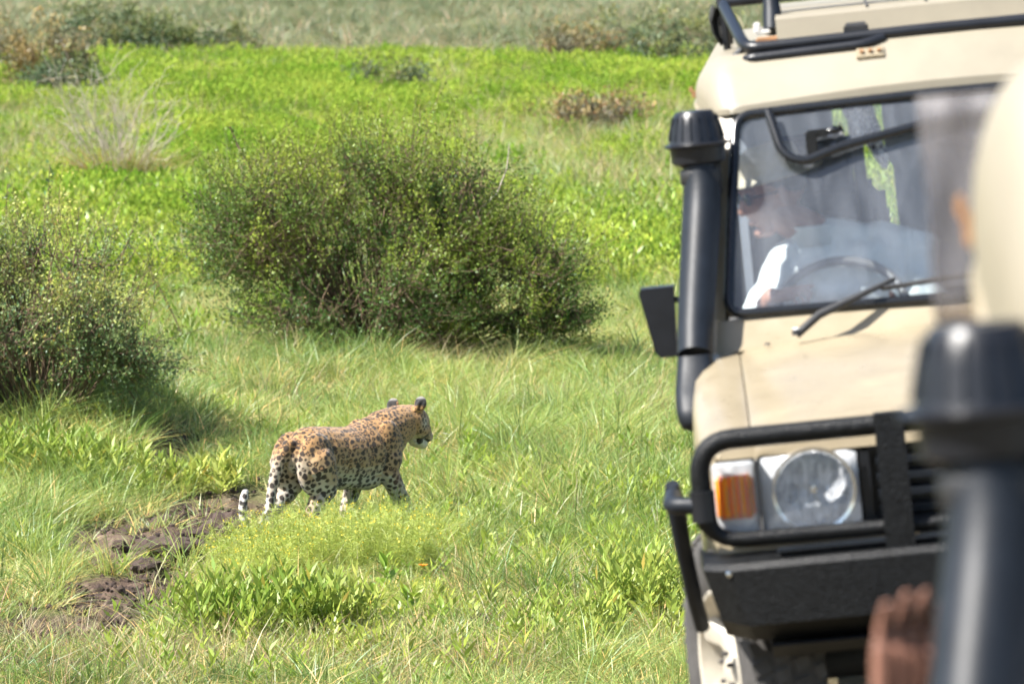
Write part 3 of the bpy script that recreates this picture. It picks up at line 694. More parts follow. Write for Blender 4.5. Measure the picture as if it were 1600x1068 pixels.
    for z in (1.085, 1.11):
        b = bmesh.new(); b_lathe(b, [(0, .006), (.005, .005), (.006, 0)], 8, Matrix.Translation((-.80 + (z - 1.08) * 1.2, .972, z)) @ Matrix.Rotation(R(90), 4, 'X')); bmo('bolt', b, M['chrome'], sn, 50)
    Ms = Matrix.Translation((-.702, 1.51, 0))
    b = bmesh.new(); b_lathe(b, [(.054, 1.785), (.080, 1.800), (.083, 1.842), (.088, 1.845), (.100, 1.848), (.101, 1.853), (.085, 1.858), (.082, 1.866), (.074, 1.905), (.062, 1.940), (.054, 1.950), (.0, 1.954)], 36, Ms)
    cap = bmo('snorkel_cap', b, M['plastic'], sn, 35)
    for k in range(18):
        a = 2 * math.pi * k / 18
        b = bmesh.new(); b_tube(b, [(-.702 + .083 * math.cos(a), 1.51 + .083 * math.sin(a), 1.868), (-.702 + .066 * math.cos(a), 1.51 + .066 * math.sin(a), 1.936)], .0028, 5); bmo('cap_rib', b, M['plastic'], cap, 60)
    b = bmesh.new(); b_tube(b, [(-.755, 1.49, 1.755), (-.645, 1.49, 1.755)], .012, 8); b_box(b, (-.655, 1.52, 1.745), (.03, .09, .09)); b_lathe(b, [(.058, 1.735), (.062, 1.74), (.062, 1.775), (.058, 1.78)], 20, Matrix.Translation((-.70, 1.50, 0)))
    bmo('snorkel_clamp', b, M['rubber'], sn, 40, bev=.003)
    return root
veh2 = make_vehicle()
tag(veh2, 'beige safari vehicle with black bull bar, amber indicator and tall snorkel, beside the grass', 'safari vehicle', 'safari vehicles in line')
veh1 = copy_tree(veh2)
veh1['label'] = 'nearest beige safari vehicle, out of focus, only its roof corner and big black snorkel showing'
for ch in veh1.children:
    if ch.name.startswith('roof'): ch.scale = (1.03, 1, 1.95 if ch.name.startswith('roof.') or ch.name == 'roof' else 1.0); ch.location.z = -1.93 * (ch.scale.z - 1)
veh2.matrix_world = vmat(**V2); veh1.matrix_world = vmat(**V1)
MV2, MV1 = vmat(**V2), vmat(**V1)

# ------------------------------------------------------------------ things hung and laid on the vehicles
def cloth_strip(name, pts, wd, mat, MV, thick=.006, **k):
    b = bmesh.new(); rows = []
    for i, p in enumerate(pts):
        p = Vector(p); q = wd[i]
        rows.append([p + Vector((q * u, .016 * math.sin(5 * u + i * 1.3), .008 * math.sin(7 * u + i))) for u in np.linspace(-1, 1, 9)])
    b_grid(b, rows)
    o = bmo(name, b, mat, None, 60); md = o.modifiers.new('thick', 'SOLIDIFY'); md.thickness = thick
    o.matrix_world = MV; tag(o, **k); return o
cloth_strip('scarf', [(-.225, 1.72, 1.925), (-.215, 1.72, 1.88), (-.195, 1.72, 1.83), (-.175, 1.72, 1.78), (-.16, 1.72, 1.74), (-.155, 1.72, 1.715)], [.045, .042, .036, .028, .020, .006], M['scarf'], MV2,
            label='black and white patterned scarf hanging from the cab roof behind the windscreen', cat='scarf')
b = bmesh.new(); b_tube(b, [(-.50, 2.46, 2.285), (-.30, 2.48, 2.29), (0, 2.5, 2.295), (.4, 2.52, 2.29)], [.055, .06, .058, .05], 14)
o = bmo('rolled_canvas', b, M['canvas'], None, 60); o.matrix_world = MV2; tag(o, 'black rolled canvas cover lying behind the front bar of the roof rack', 'canvas cover')
cloth_strip('canvas_strap', [(-.615, 2.40, 2.23), (-.63, 2.40, 2.19), (-.62, 2.39, 2.15), (-.605, 2.38, 2.115)], [.028, .020, .024, .012], M['canvas'], MV2, label='black canvas flap dangling at the corner of the roof rack', cat='strap')
b = bmesh.new(); b_tube(b, [(-.455, 2.22, 2.14), (-.45, 2.25, 2.19), (-.45, 2.28, 2.26)], [.028, .030, .022], 12); o = bmo('gas_strut', b, M['plastic2'], None, 60); o.matrix_world = MV2
tag(o, 'thick grey roof strut standing beside the raised roof hatch', 'roof strut')
b = bmesh.new(); b_box(b, (-.50, 2.2, 2.155), (.022, .03, .035)); b_box(b, (-.485, 2.2, 2.142), (.05, .03, .014)); o = bmo('white_fitting', b, M['white'], None, 40, bev=.004); o.matrix_world = MV2
tag(o, 'small white fitting beside the grey roof strut on the roof', 'roof fitting')
b = bmesh.new(); rows = []
for i in range(10):
    z = 2.19 - .30 * i / 9
    rows.append([(-.750 + .060 * u + .002 * math.sin(9 * u + i), 2.35 + .004 * math.sin(6 * u + .8 * i), z) for u in np.linspace(-1, 1, 12)])
b_grid(b, rows); o = bmo('vinyl_curtain', b, M['vinyl'], None, 60); o.matrix_world = MV1; o.modifiers.new('thick', 'SOLIDIFY').thickness = .002
tag(o, 'hazy grey clear vinyl weather curtain hanging beside the nearest vehicle', 'weather curtain')

# ------------------------------------------------------------------ bodies from tapered limbs, fused into one skin
def limb(bm, p0, r0, p1, r1, flat=1.0, seg=14, up=None):
    p0, p1 = Vector(p0), Vector(p1); d = p1 - p0; L_ = max(d.length, 1e-5); t = d / L_
    u = Vector(up) if up else (Vector((0, 0, 1)) if abs(t.z) < .9 else Vector((0, 1, 0)))
    sd = t.cross(u).normalized(); u = sd.cross(t).normalized()
    prof = [(-r0 * math.cos(a), r0 * math.sin(a)) for a in (0.02, .5, 1.0, math.pi / 2)] + [(L_ * .5, (r0 + r1) / 2)] + [(L_ + r1 * math.sin(a), r1 * math.cos(a)) for a in (0, .55, 1.05, 1.54)]
    rings = [[bm.verts.new(p0 + t * h + r * (math.cos(2 * math.pi * k / seg) * sd * flat + math.sin(2 * math.pi * k / seg) * u)) for k in range(seg)] for h, r in prof]
    for A, B in zip(rings, rings[1:]):
        for k in range(seg): bm.faces.new((A[k], A[(k + 1) % seg], B[(k + 1) % seg], B[k]))
    bm.faces.new(rings[0][::-1]); bm.faces.new(rings[-1])
def ell(bm, c, r, rot=None):
    bmesh.ops.create_uvsphere(bm, u_segments=20, v_segments=14, radius=1, matrix=Matrix.Translation(c) @ (rot.to_4x4() if rot else Matrix.Identity(4)) @ Matrix.Diagonal((*r, 1)))
def fuse(bm, voxel, smooth=3, fac=.5):
    bmesh.ops.recalc_face_normals(bm, faces=bm.faces)
    me = bpy.data.meshes.new('tmp'); bm.to_mesh(me); bm.free(); o = bpy.data.objects.new('tmp', me); COL.objects.link(o)
    m = o.modifiers.new('r', 'REMESH'); m.mode = 'VOXEL'; m.voxel_size = voxel; m.use_smooth_shade = True
    s = o.modifiers.new('s', 'SMOOTH'); s.iterations = smooth; s.factor = fac
    dg = bpy.context.evaluated_depsgraph_get(); me2 = bpy.data.meshes.new_from_object(o.evaluated_get(dg)); bpy.data.objects.remove(o); bpy.data.meshes.remove(me)
    me2.polygons.foreach_set('use_smooth', [True] * len(me2.polygons)); return me2

# ------------------------------------------------------------------ leopard: x forward, y to its left, z up; hips over x=0
def make_leopard():
    bm = bmesh.new()
    # trunk
    T_ = [(-.08, .48, .10, .95), (0, .49, .150, .82), (.10, .475, .158, .82), (.22, .455, .165, .88), (.34, .445, .170, .90), (.46, .46, .178, .82), (.56, .50, .172, .74), (.64, .535, .140, .80)]
    for a, b_ in zip(T_, T_[1:]):
        limb(bm, (a[0], 0, a[1]), a[2], (b_[0], 0, b_[1]), b_[2], flat=(a[3] + b_[3]) / 2, seg=20)
    limb(bm, (.10, 0, .385), .11, (.48, 0, .37), .13, flat=.9, seg=18)          # belly and deep chest
    ell(bm, (-.02, -.080, .43), (.14, .075, .18)); ell(bm, (-.06, .080, .43), (.14, .075, .18))   # thighs
    ell(bm, (.55, -.095, .47), (.11, .06, .17)); ell(bm, (.50, .095, .47), (.11, .06, .17))           # shoulder blades
    limb(bm, (.54, -.06, .60), .035, (.56, -.03, .62), .03); limb(bm, (.50, .06, .60), .035, (.53, .03, .62), .03)
    # neck and head
    limb(bm, (.60, 0, .555), .135, (.76, 0, .60), .112, flat=.92, seg=18)
    H = Vector((.84, .0, .605)); hd = Matrix.Rotation(R(8), 3, 'Z') @ Matrix.Rotation(R(16), 3, 'Y') @ Matrix.Rotation(R(-6), 3, 'X') @ Matrix.Diagonal((1.2, 1.25, 1.25)); hr_ = hd.to_quaternion().to_matrix()   # turned to its right, muzzle down
    def h(x, y, z): return H + hd @ Vector((x, y, z))
    ell(bm, h(0, 0, .0), (0.1196, 0.1074, 0.0976), hr_)
    ell(bm, h(.03, .045, -.03), (0.0671, 0.0488, 0.0549), hr_); ell(bm, h(.03, -.045, -.03), (0.0671, 0.0488, 0.0549), hr_)
    limb(bm, h(.05, 0, -.012), .066, h(.120, 0, -.038), .049, flat=1.08)
    ell(bm, h(.125, .020, -.047), (0.0366, 0.0293, 0.0293), hr_); ell(bm, h(.125, -.020, -.047), (0.0366, 0.0293, 0.0293), hr_)
    ell(bm, h(.148, 0, -.026), (0.0195, 0.0232, 0.0159), hr_)
    limb(bm, h(.05, 0, -.072), .044, h(.108, 0, -.082), .033, flat=1.1)
    ell(bm, h(.055, .036, .028), (0.0366, 0.0244, 0.0171), hr_); ell(bm, h(.055, -.036, .028), (0.0366, 0.0244, 0.0171), hr_)
    for s in (-1, 1):
        limb(bm, h(-.035, s * .064, .045), .040, h(-.045, s * .080, .070), .032, flat=.5, up=(1, 0, 0))
        ell(bm, h(-.042, s * .076, .072), (0.0195, 0.0415, 0.0439), hr_)
    # legs  (right = -y, nearer the camera)
    def leg(pts):
        for (p, r), (q, s) in zip(pts, pts[1:]): limb(bm, p, r, q, s)
    leg([((-.02, -.085, .43), 0.1159), ((.03, -.09, .33), 0.0854), ((.045, -.09, .29), 0.0683), ((-.055, -.085, .175), 0.0439), ((-.065, -.085, .155), 0.0403), ((-.01, -.085, .055), 0.0329), ((.0, -.085, .035), 0.0366)])
    leg([((.0, -.085, .028), 0.0366), ((.065, -.085, .022), 0.0342)]); leg([((.05, -.105, .018), 0.0207), ((.078, -.105, .015), 0.0171)]); leg([((.05, -.065, .018), 0.0207), ((.080, -.065, .015), 0.0171)])
    leg([((-.06, .085, .43), 0.1159), ((-.06, .09, .32), 0.0830), ((-.075, .09, .28), 0.0659), ((-.195, .085, .185), 0.0427), ((-.205, .085, .165), 0.0403), ((-.22, .085, .06), 0.0329), ((-.215, .085, .035), 0.0366)])
    leg([((-.215, .085, .028), 0.0366), ((-.15, .085, .020), 0.0342)]); leg([((-.16, .105, .016), 0.0195), ((-.135, .105, .013), 0.0159)]); leg([((-.16, .065, .016), 0.0195), ((-.135, .065, .013), 0.0159)])
    leg([((.56, -.09, .42), 0.0830), ((.54, -.095, .36), 0.0683), ((.60, -.09, .28), 0.0549), ((.70, -.085, .14), 0.0439), ((.735, -.085, .075), 0.0366), ((.75, -.085, .04), 0.0378)])
    leg([((.745, -.085, .032), 0.0390), ((.81, -.085, .022), 0.0366)]); leg([((.80, -.105, .018), 0.0207), ((.828, -.105, .015), 0.0171)]); leg([((.80, -.065, .018), 0.0207), ((.830, -.065, .015), 0.0171)])
    leg([((.50, .09, .42), 0.0805), ((.49, .09, .35), 0.0659), ((.46, .088, .26), 0.0512), ((.40, .085, .13), 0.0415), ((.385, .085, .06), 0.0354), ((.39, .085, .035), 0.0378)])
    leg([((.39, .085, .030), 0.0378), ((.45, .085, .022), 0.0354)]); leg([((.44, .105, .018), 0.0207), ((.467, .105, .015), 0.0171)]); leg([((.44, .065, .018), 0.0207), ((.469, .065, .015), 0.0171)])
    # tail
    tp = [((-.15, .0, .545), .042), ((-.215, .02, .46), .036), ((-.25, .03, .34), .031), ((-.27, .035, .22), .028), ((-.31, .04, .12), .026), ((-.37, .05, .065), .025), ((-.425, .06, .085), .025), ((-.45, .065, .15), .025), ((-.455, .067, .21), .025), ((-.445, .067, .27), .024), ((-.435, .066, .30), .020)]
    for (p, r), (q, s) in zip(tp, tp[1:]): limb(bm, p, r, q, s, seg=12)
    me = fuse(bm, .0052, 4, .5)
    n = len(me.vertices); co = np.empty(n * 3, np.float32); me.vertices.foreach_get('co', co); co = co.reshape(-1, 3)
    no = np.empty(n * 3, np.float32); me.vertices.foreach_get('normal', no); no = no.reshape(-1, 3)
    x, y, z = co.T
    # coat ground colour
    def mixc(a, b, t): return a + (b - a) * t[:, None]
    tan = np.array([.37, .205, .080]); pale = np.array([.39, .265, .14]); white = np.array([.58, .545, .48])
    back = sstep(.40, .62, z + .10 * no[:, 2])
    c = mixc(np.tile(pale, (n, 1)), tan, back)
    under = sstep(-.15, -.7, no[:, 2]) * sstep(.52, .40, z)
    legs = sstep(.42, .22, z) * (x > -.3)
    wh = np.clip(under + (.15 + .35 * (y > 0)) * legs + .45 * sstep(.35, .9, np.abs(no[:, 1])) * sstep(.36, .28, z), 0, 1)
    rump = sstep(-.10, -.17, x - .2 * (z - .4)) * sstep(.52, .40, z) * (x > -.34); wh = np.maximum(wh, .55 * rump)
    c = mixc(c, white, wh)
    tail = (x < -.16) & (np.abs(y - .04) < .045) & (z < .56) & ~((x > -.26) & (y > .055) & (z < .25))
    tl = (x < -.29) & (y < .11) & ~((x > -.26))
    tw = np.zeros(n); tw[tl] = 1; c = mixc(c, white * 1.05, tw)
    # head markings
    hl = (np.array([(hd.inverted() @ (Vector(p) - H))[:] for p in co[(x > .70)]])) if True else None
    hi = np.where(x > .70)[0]; hx, hy, hz = hl.T
    head = np.zeros(n, bool); head[hi] = True
    hc = c[hi]
    muz = sstep(.07, .13, hx) * sstep(-.02, -.05, hz); chin = sstep(-.055, -.08, hz) * (hx > -.02)
    hc = mixc(hc, white, np.clip(.35 * muz + chin, 0, 1)); ck = np.exp(-((hx - .0) / .025) ** 2 - ((hz + .01) / .03) ** 2) * .7; hc = mixc(hc, white, ck)
    earb = sstep(.052, .062, hz) * (np.abs(hy) > .05)
    earback = earb * (no[hi] @ np.array(hd @ Vector((-1, 0, .1))) > .0)
    hc = mixc(hc, np.array([.02, .018, .016]), earback)
    tip = sstep(.088, .097, hz); hc = mixc(hc, white * .6, tip * .55)
    hc = mixc(hc, np.array([.02, .015, .012]), ((hx > .155) & (hz > -.045)).astype(float))
    hc = mixc(hc, np.array([.02, .016, .012]), (np.hypot(hx - .082, (hz - .012) * 1.4) < .013).astype(float))
    mouth = ((np.abs(hz + .066 + .10 * (hx - .1)) < .006) & (hx > .03)); hc = mixc(hc, np.array([.02, .016, .012]), mouth.astype(float))
    cm = ((np.hypot(hx - .045, hz + .075) < .022)); hc = mixc(hc, np.array([.015, .012, .01]), cm * 1.0)
    c[hi] = hc
    # rosettes: spaced centres over the skin, then rings or blots by distance
    seeds = rng.permutation(n); keep = []; kr = []
    def spacing(i):
        if head[i]: return .018, .0068, 0
        if z[i] < .36 or tl[i]: return (.031, .0138, 0)
        if x[i] > .56: return .0215, .0100, 0
        if x[i] < .0 and z[i] < .50: return .030, .0138, .25
        if z[i] > .60: return .0250, .0125, .4
        return .0270, .0140, .65
    cell = {}; cs = .05
    for i in seeds:
        p = co[i]; sp, ra, ring = spacing(i); k = tuple((p / cs).astype(int)); ok = True
        for a in (-1, 0, 1):
            for b_ in (-1, 0, 1):
                for d in (-1, 0, 1):
                    for j in cell.get((k[0] + a, k[1] + b_, k[2] + d), ()):
                        q = co[j]
                        if (p[0] - q[0]) ** 2 + (p[1] - q[1]) ** 2 + (p[2] - q[2]) ** 2 < sp * sp: ok = False; break
                    if not ok: break
                if not ok: break
            if not ok: break
        if ok: cell.setdefault(k, []).append(i); keep.append(i); kr.append((ra * random.uniform(.72, 1.3), ring * random.random(), random.uniform(0, 6.28)))
    kd = kdtree.KDTree(len(keep))
    for q, i in enumerate(keep): kd.insert(co[i], q)
    kd.balance()
    wob = (np.stack([vnoise(co * 55 + o_) for o_ in (0, 20, 40)], -1) - .5) * .013
    dark = np.zeros(n); inner = np.zeros(n)
    cw = co + wob
    for i in range(n):
        cq, q, dist = kd.find(cw[i]); ra, ring, ph = kr[q]
        e = sstep(ra + .0016, ra - .0012, dist)
        if ring > .22:
            g = sstep(ra * .50, ra * .30, dist) 
            e *= 1 - g; inner[i] = g
            v = cw[i] - np.array(cq); a = math.atan2(v[2], v[0] + v[1])
            if math.cos(2 * (a - ph)) > .86: e *= .3
        dark[i] = e
    keepclear = np.ones(n); keepclear[hi] = 1 - np.clip(earb + tip + muz * .7 + chin * .7, 0, 1)
    # tail rings of black blots
    c = mixc(c, np.array([.34, .15, .05]), inner * .6 * (1 - wh))
    c = mixc(c, np.array([.022, .015, .012]), np.clip(dark * keepclear, 0, 1) * .95)
    tz = np.where(x < -.40, z, 0)
    rb = tl & (x < -.41) & (((np.sin(z * 120 + 4 * x) > .35) & (no[:, 1] < .25) & (z < .265)))
    c = mixc(c, np.array([.02, .016, .014]), rb * .9)
    br = rng.random(n) * .14 + .93; c = c * br[:, None]
    # reddish stain on the near upper foreleg
    st = np.exp(-((x - .60) / .05) ** 2 - ((z - .33) / .06) ** 2) * (y < -.05) * .45; c = mixc(c, np.array([.22, .06, .04]), st)
    a = me.color_attributes.new('col', 'FLOAT_COLOR', 'POINT'); cc = np.ones((n, 4), np.float32); cc[:, :3] = c; a.data.foreach_set('color', cc.ravel())
    m, nt, p = newmat('spotted_coat'); at_ = nt.nodes.new('ShaderNodeAttribute'); at_.attribute_name = 'col'; nt.links.new(at_.outputs['Color'], p.inputs['Base Color'])
    p.inputs['Roughness'].default_value = .7; p.inputs['Specular IOR Level'].default_value = .25; p.inputs['Sheen Weight'].default_value = .25; p.inputs['Sheen Roughness'].default_value = .5
    b1 = noise_node(nt, 150, 3, .7); bn = nt.nodes.new('ShaderNodeBump'); bn.inputs['Strength'].default_value = .6; bn.inputs['Distance'].default_value = .006
    b2 = noise_node(nt, 12, 3, .6); ad = mnode(nt, 'ShaderNodeMath', operation='MULTIPLY_ADD'); ad.inputs[1].default_value = 2.5; nt.links.new(b2.outputs[0], ad.inputs[0]); nt.links.new(b1.outputs[0], ad.inputs[2])
    nt.links.new(ad.outputs[0], bn.inputs['Height']); nt.links.new(bn.outputs[0], p.inputs['Normal'])
    me.materials.append(m); me.name = 'leopard'
    root = bpy.data.objects.new('leopard', me); COL.objects.link(root)
    # whiskers
    b = bmesh.new()
    for s in (-1, 1):
        for k in range(3):
            p0 = h(.13, s * .035, -.045 + .006 * k); p1 = h(.17 - .01 * k, s * (.10 + .01 * k), -.075 + .02 * k); b_tube(b, [p0, (p0 + p1) / 2 + Vector((0, 0, .008)), p1], [.0007, .0006, .0004], 4)
    wk = bmo('whiskers', b, M['white'], root); tag(wk, kind='stuff')
    # eyes
    for s in (-1, 1):
        b = bmesh.new(); ell(b, h(.088, s * .038, .012), (.010, .010, .010)); ey = bmo('eye', b, M['amber'], root, 60)
    tag(root, 'spotted leopard walking away through the grass with its white tail tip curled up', 'leopard')
    return root
leo = make_leopard()
LEO_H = R(48)
p = at(481, 836); leo.location = (p.x, p.y + .1, GZ - .0); leo.rotation_euler = (0, 0, LEO_H)
gl = max(gz(p.x, p.y), GZ - .03); leo.location.z = gl - .01; leo.scale = (1.12, 1.12, 1.12)

# ------------------------------------------------------------------ people
def hand(bm, wrist, fwd, palm_n, thumb_side, spread=.12, curl=.15, L_=.085, k=1.0):
    """palm and five fingers; fwd along the fingers, palm_n out of the palm, thumb_side towards the thumb"""
    w_, f, pn, ts = Vector(wrist), Vector(fwd).normalized(), Vector(palm_n).normalized(), Vector(thumb_side).normalized()
    c = w_ + f * .05 * k
    for q in (-.03, -.01, .01, .03):
        limb(bm, w_ + ts * q * .6 * k + f * .012 * k, .014 * k, w_ + ts * q * k + f * .085 * k, .0125 * k)
    lens = {.033: .068, .011: .077, -.011: .072, -.033: .056}
    for q, ln in lens.items():
        p = w_ + ts * q * k + f * .088 * k; a = 0; d = (f + ts * q * spread * 30 / 3).normalized(); r = .0083 * k
        for sgm in (.45, .32, .23):
            nx = p + d * ln * sgm * k; limb(bm, p, r, nx, r * .92, seg=10); p = nx; r *= .92
            ax = d.cross(pn); d = (Matrix.Rotation(curl * 3.2, 3, ax) @ d).normalized()
    p = w_ + ts * .030 * k + f * .022 * k; d = (ts * .8 + f * .6 + pn * .25).normalized(); r = .0125 * k
    for ln in (.042, .030, .022):
        nx = p + d * ln * k; limb(bm, p, r, nx, r * .88, seg=10); p = nx; r *= .9; d = (d * .8 + f * .35).normalized()
def head_mesh(bm, H, hd):
    def h(x, y, z): return H + hd @ Vector((x, y, z))      # x forward, y left, z up, centre between ears
    ell(bm, h(-.012, 0, .03), (.097, .076, .09), hd); limb(bm, h(.03, 0, -.02), .06, h(.045, 0, -.085), .034, flat=.95)
    ell(bm, h(.055, 0, -.01), (.045, .058, .07), hd); limb(bm, h(.092, 0, .012), .010, h(.108, 0, -.022), .014)
    ell(bm, h(.078, 0, -.062), (.020, .026, .012), hd); ell(bm, h(.07, 0, -.098), (.020, .022, .016), hd)
    for s in (-1, 1):
        ell(bm, h(-.005, s * .078, -.005), (.020, .010, .032), hd); ell(bm, h(.082, s * .032, .035), (.014, .022, .008), hd)
def make_person(name, MV, lab, skin, hip, chest, neck, headp, headrot, armR, armL, hat=True, handR=None, handL=None):
    root = empty(name); tag(root, lab, 'person')
    bm = bmesh.new(); hd = headrot; H = Vector(headp)
    head_mesh(bm, H, hd); limb(bm, neck, .058, H + Vector((0, 0, -.05)), .054)
    limb(bm, hip, .14, chest, .15, flat=1.1)
    limb(bm, chest, .10, neck, .06)
    for arm in (armR, armL): 
        s_, e_, w_ = arm; limb(bm, s_, .052, e_, .042); limb(bm, e_, .042, w_, .028)
    hand(bm, armR[2], **handR); hand(bm, armL[2], **handL)
    for s in (-1, 1):
        k_ = Vector(hip) + Vector((s * .12, -.42, .10)); limb(bm, Vector(hip) + Vector((s * .09, 0, 0)), .085, k_, .06); limb(bm, k_, .058, k_ + Vector((0, -.12, -.38)), .04)
    me = fuse(bm, .0036, 1, .5); me.materials.append(skin); me.name = 'body'
    bo = bpy.data.objects.new('body', me); COL.objects.link(bo); bo.parent = root
    # shirt
    bm = bmesh.new(); N = Vector(neck); C_ = Vector(chest)
    limb(bm, hip, .165, C_, .172, flat=1.15); 
    for arm in (armR, armL): limb(bm, C_.lerp(Vector(arm[0]), .4) + Vector((0, 0, .06)), .095, arm[0], .078); limb(bm, arm[0], .076, arm[1], .062); limb(bm, arm[1], .062, Vector(arm[1]).lerp(Vector(arm[2]), .55), .050)
    limb(bm, C_ + Vector((0, 0, .08)), .11, N + Vector((0, 0, -.02)), .070)
    me = fuse(bm, .009, 3, .5); n = len(me.vertices); co = np.empty(n * 3, np.float32); me.vertices.foreach_get('co', co); co = co.reshape(-1, 3); no = np.empty(n * 3, np.float32); me.vertices.foreach_get('normal', no); no = no.reshape(-1, 3)
    w1 = vnoise(co * np.array([9, 9, 26]) + 3) + .6 * vnoise(co * np.array([30, 14, 18]) + 11); co += no * ((w1 - .8) * .030)[:, None]; me.vertices.foreach_set('co', co.ravel())
    me.materials.append(M['shirt']); me.name = 'shirt'; so = bpy.data.objects.new('shirt', me); COL.objects.link(so); so.parent = root
    bm = bmesh.new(); b_tube(bm, [N + Vector((0, 0, -.035)), N + Vector((0, 0, .012)), N + Vector((0, 0, .02))], [.085, .074, .082], 20, cap=False); co_ = bmo('collar', bm, M['shirt'], so, 60); co_.modifiers.new('t', 'SOLIDIFY').thickness = .006
    bm = bmesh.new()
    for s in (-1, 1):
        k_ = Vector(hip) + Vector((s * .12, -.42, .10)); limb(bm, Vector(hip) + Vector((s * .09, 0, 0)), .11, k_, .08); limb(bm, k_, .078, k_ + Vector((0, -.12, -.36)), .065)
    limb(bm, Vector(hip) + Vector((-.08, 0, 0)), .14, Vector(hip) + Vector((.08, 0, 0)), .14)
    me = fuse(bm, .012, 3); me.materials.append(M['trousers']); me.name = 'trousers'; to = bpy.data.objects.new('trousers', me); COL.objects.link(to); to.parent = root
    Mh = Matrix.Translation(H) @ hd.to_4x4()
    if hat:
        bm = bmesh.new(); b_lathe(bm, [(.150, .055), (.152, .058), (.10, .070), (.094, .075), (.092, .11), (.082, .14), (.05, .155), (0, .158)], 32, Mh @ Matrix.Translation((-.012, 0, 0)) @ Matrix.Diagonal((1.06, .95, 1, 1))); ho = bmo('hat', bm, M['hat'], root, 50); ho.modifiers.new('t', 'SOLIDIFY').thickness = .003
    bm = bmesh.new(); ell(bm, H + hd @ Vector((-.025, 0, .045)), (.095, .082, .085), hd); bmo('hair', bm, M['hair'], root, 60)
    bm = bmesh.new()
    for s in (-1, 1): ell(bm, H + hd @ Vector((.094, s * .034, .012)), (.008, .027, .020), hd); b_tube(bm, [H + hd @ Vector((.09, s * .058, .018)), H + hd @ Vector((0, s * .082, .014))], .003, 5)
    b_tube(bm, [H + hd @ Vector((.10, -.015, .016)), H + hd @ Vector((.10, .015, .016))], .003, 5); bmo('sunglasses', bm, M['seal'], root, 60)
    root.matrix_world = MV; return root
# driver of the farther vehicle: leans to his window, looks out to the photo's left, right hand on the wheel rim
hr = Matrix.Rotation(R(200), 3, 'Z') @ Matrix.Rotation(R(10), 3, 'Y')
make_person('person', MV2, 'driver in pale shirt and beige hat behind the windscreen, one hand on the steering wheel', M['skin_light'],
            hip=(-.27, 2.02, 1.06), chest=(-.25, 1.96, 1.36), neck=(-.39, 1.94, 1.53), headp=(-.50, 1.93, 1.655), headrot=hr,
            armR=((-.46, 1.92, 1.44), (-.60, 1.78, 1.27), (-.53, 1.70, 1.365)), armL=((-.095, 1.93, 1.44), (-.065, 1.82, 1.24), (-.15, 1.74, 1.24)),
            handR=dict(fwd=(.55, -.45, .05), palm_n=(.3, .1, -1), thumb_side=(.5, .6, .3), curl=.34, k=.95), handL=dict(fwd=(-.1, -.8, .3), palm_n=(-.8, 0, -.2), thumb_side=(0, 0, 1), curl=.2, k=.95))
# driver of the nearest vehicle: right arm out of the window with the hand held up
def loc1(px, py, y):
    k = (534 - py) / F; c, s = math.cos(PITCH), math.sin(PITCH)
    d = Vector(((px - 800) / F, c + k * s, -s + k * c)); o_ = Vector((0, 0, CAMZ)); I = MV1.inverted()
    o2, d2 = I @ o_, (I.to_3x3() @ d); t = (y - o2.y) / d2.y; return o2 + d2 * t
wr_ = loc1(1398, 1125, 1.62); print('wrist', wr_)
make_person('person', MV1, 'driver of the nearest vehicle, his blurred brown hand held up palm out beside the snorkel', M['skin_dark'],
            hip=(-.33, 2.04, 1.06), chest=(-.36, 2.02, 1.36), neck=(-.36, 2.0, 1.53), headp=(-.36, 1.97, 1.665), headrot=Matrix.Rotation(R(250), 3, 'Z'),
            armR=((-.54, 1.98, 1.43), (-.80, 1.84, 1.28), tuple(wr_)), armL=((-.18, 2.0, 1.43), (-.14, 1.86, 1.22), (-.22, 1.74, 1.36)),
            handR=dict(fwd=(.22, .0, 1), palm_n=(.42, -.90, 0), thumb_side=(.88, .42, -.22), curl=.08, spread=.11, k=.98), handL=dict(fwd=(-.2, -.6, .4), palm_n=(-.8, 0, -.2), thumb_side=(0, 0, 1), curl=.2))

# ------------------------------------------------------------------ vegetation
def blade_verts(rg, n, h, wd, spread, lean, hvar=.35, bend=.5, segs=3):
    """n curved tapering blades from round a centre: arrays of verts, quads"""
    a = rg.uniform(0, 2 * np.pi, n); r = spread * np.sqrt(rg.random(n)); base = np.stack([r * np.cos(a), r * np.sin(a), np.zeros(n)], -1)
    az = a + rg.normal(0, .9, n); hh = h * (1 + rg.uniform(-hvar, hvar, n)); ln = lean * rg.random(n) + .05
    dirh = np.stack([np.cos(az), np.sin(az), np.zeros(n)], -1); face = rg.uniform(0, 2 * np.pi, n)
    sdv = np.stack([np.cos(face), np.sin(face), np.zeros(n)], -1); ww = wd * rg.uniform(.6, 1.3, n)
    V = []; 
    for k in range(segs + 1):
        t = k / segs
        ctr = base + dirh * (hh * (ln * t + bend * rg.uniform(.2, 1, n) * 0 + bend * ln * 1.2 * t * t))[:, None] + np.array([0, 0, 1]) * (hh * (t - .30 * bend * t * t * (ln * 1.5)))[:, None]
        wv = ww * (1 - t ** 1.6) * .5 + .0003
        V += [ctr - sdv * wv[:, None], ctr + sdv * wv[:, None]]
    V = np.stack(V, 1)                       # n, 2(segs+1), 3
    q = np.array([[2 * k, 2 * k + 1, 2 * k + 3, 2 * k + 2] for k in range(segs)])
    Fq = (np.arange(n)[:, None, None] * (2 * (segs + 1)) + q[None]).reshape(-1, 4)
    return V.reshape(-1, 3), Fq, 2 * (segs + 1)
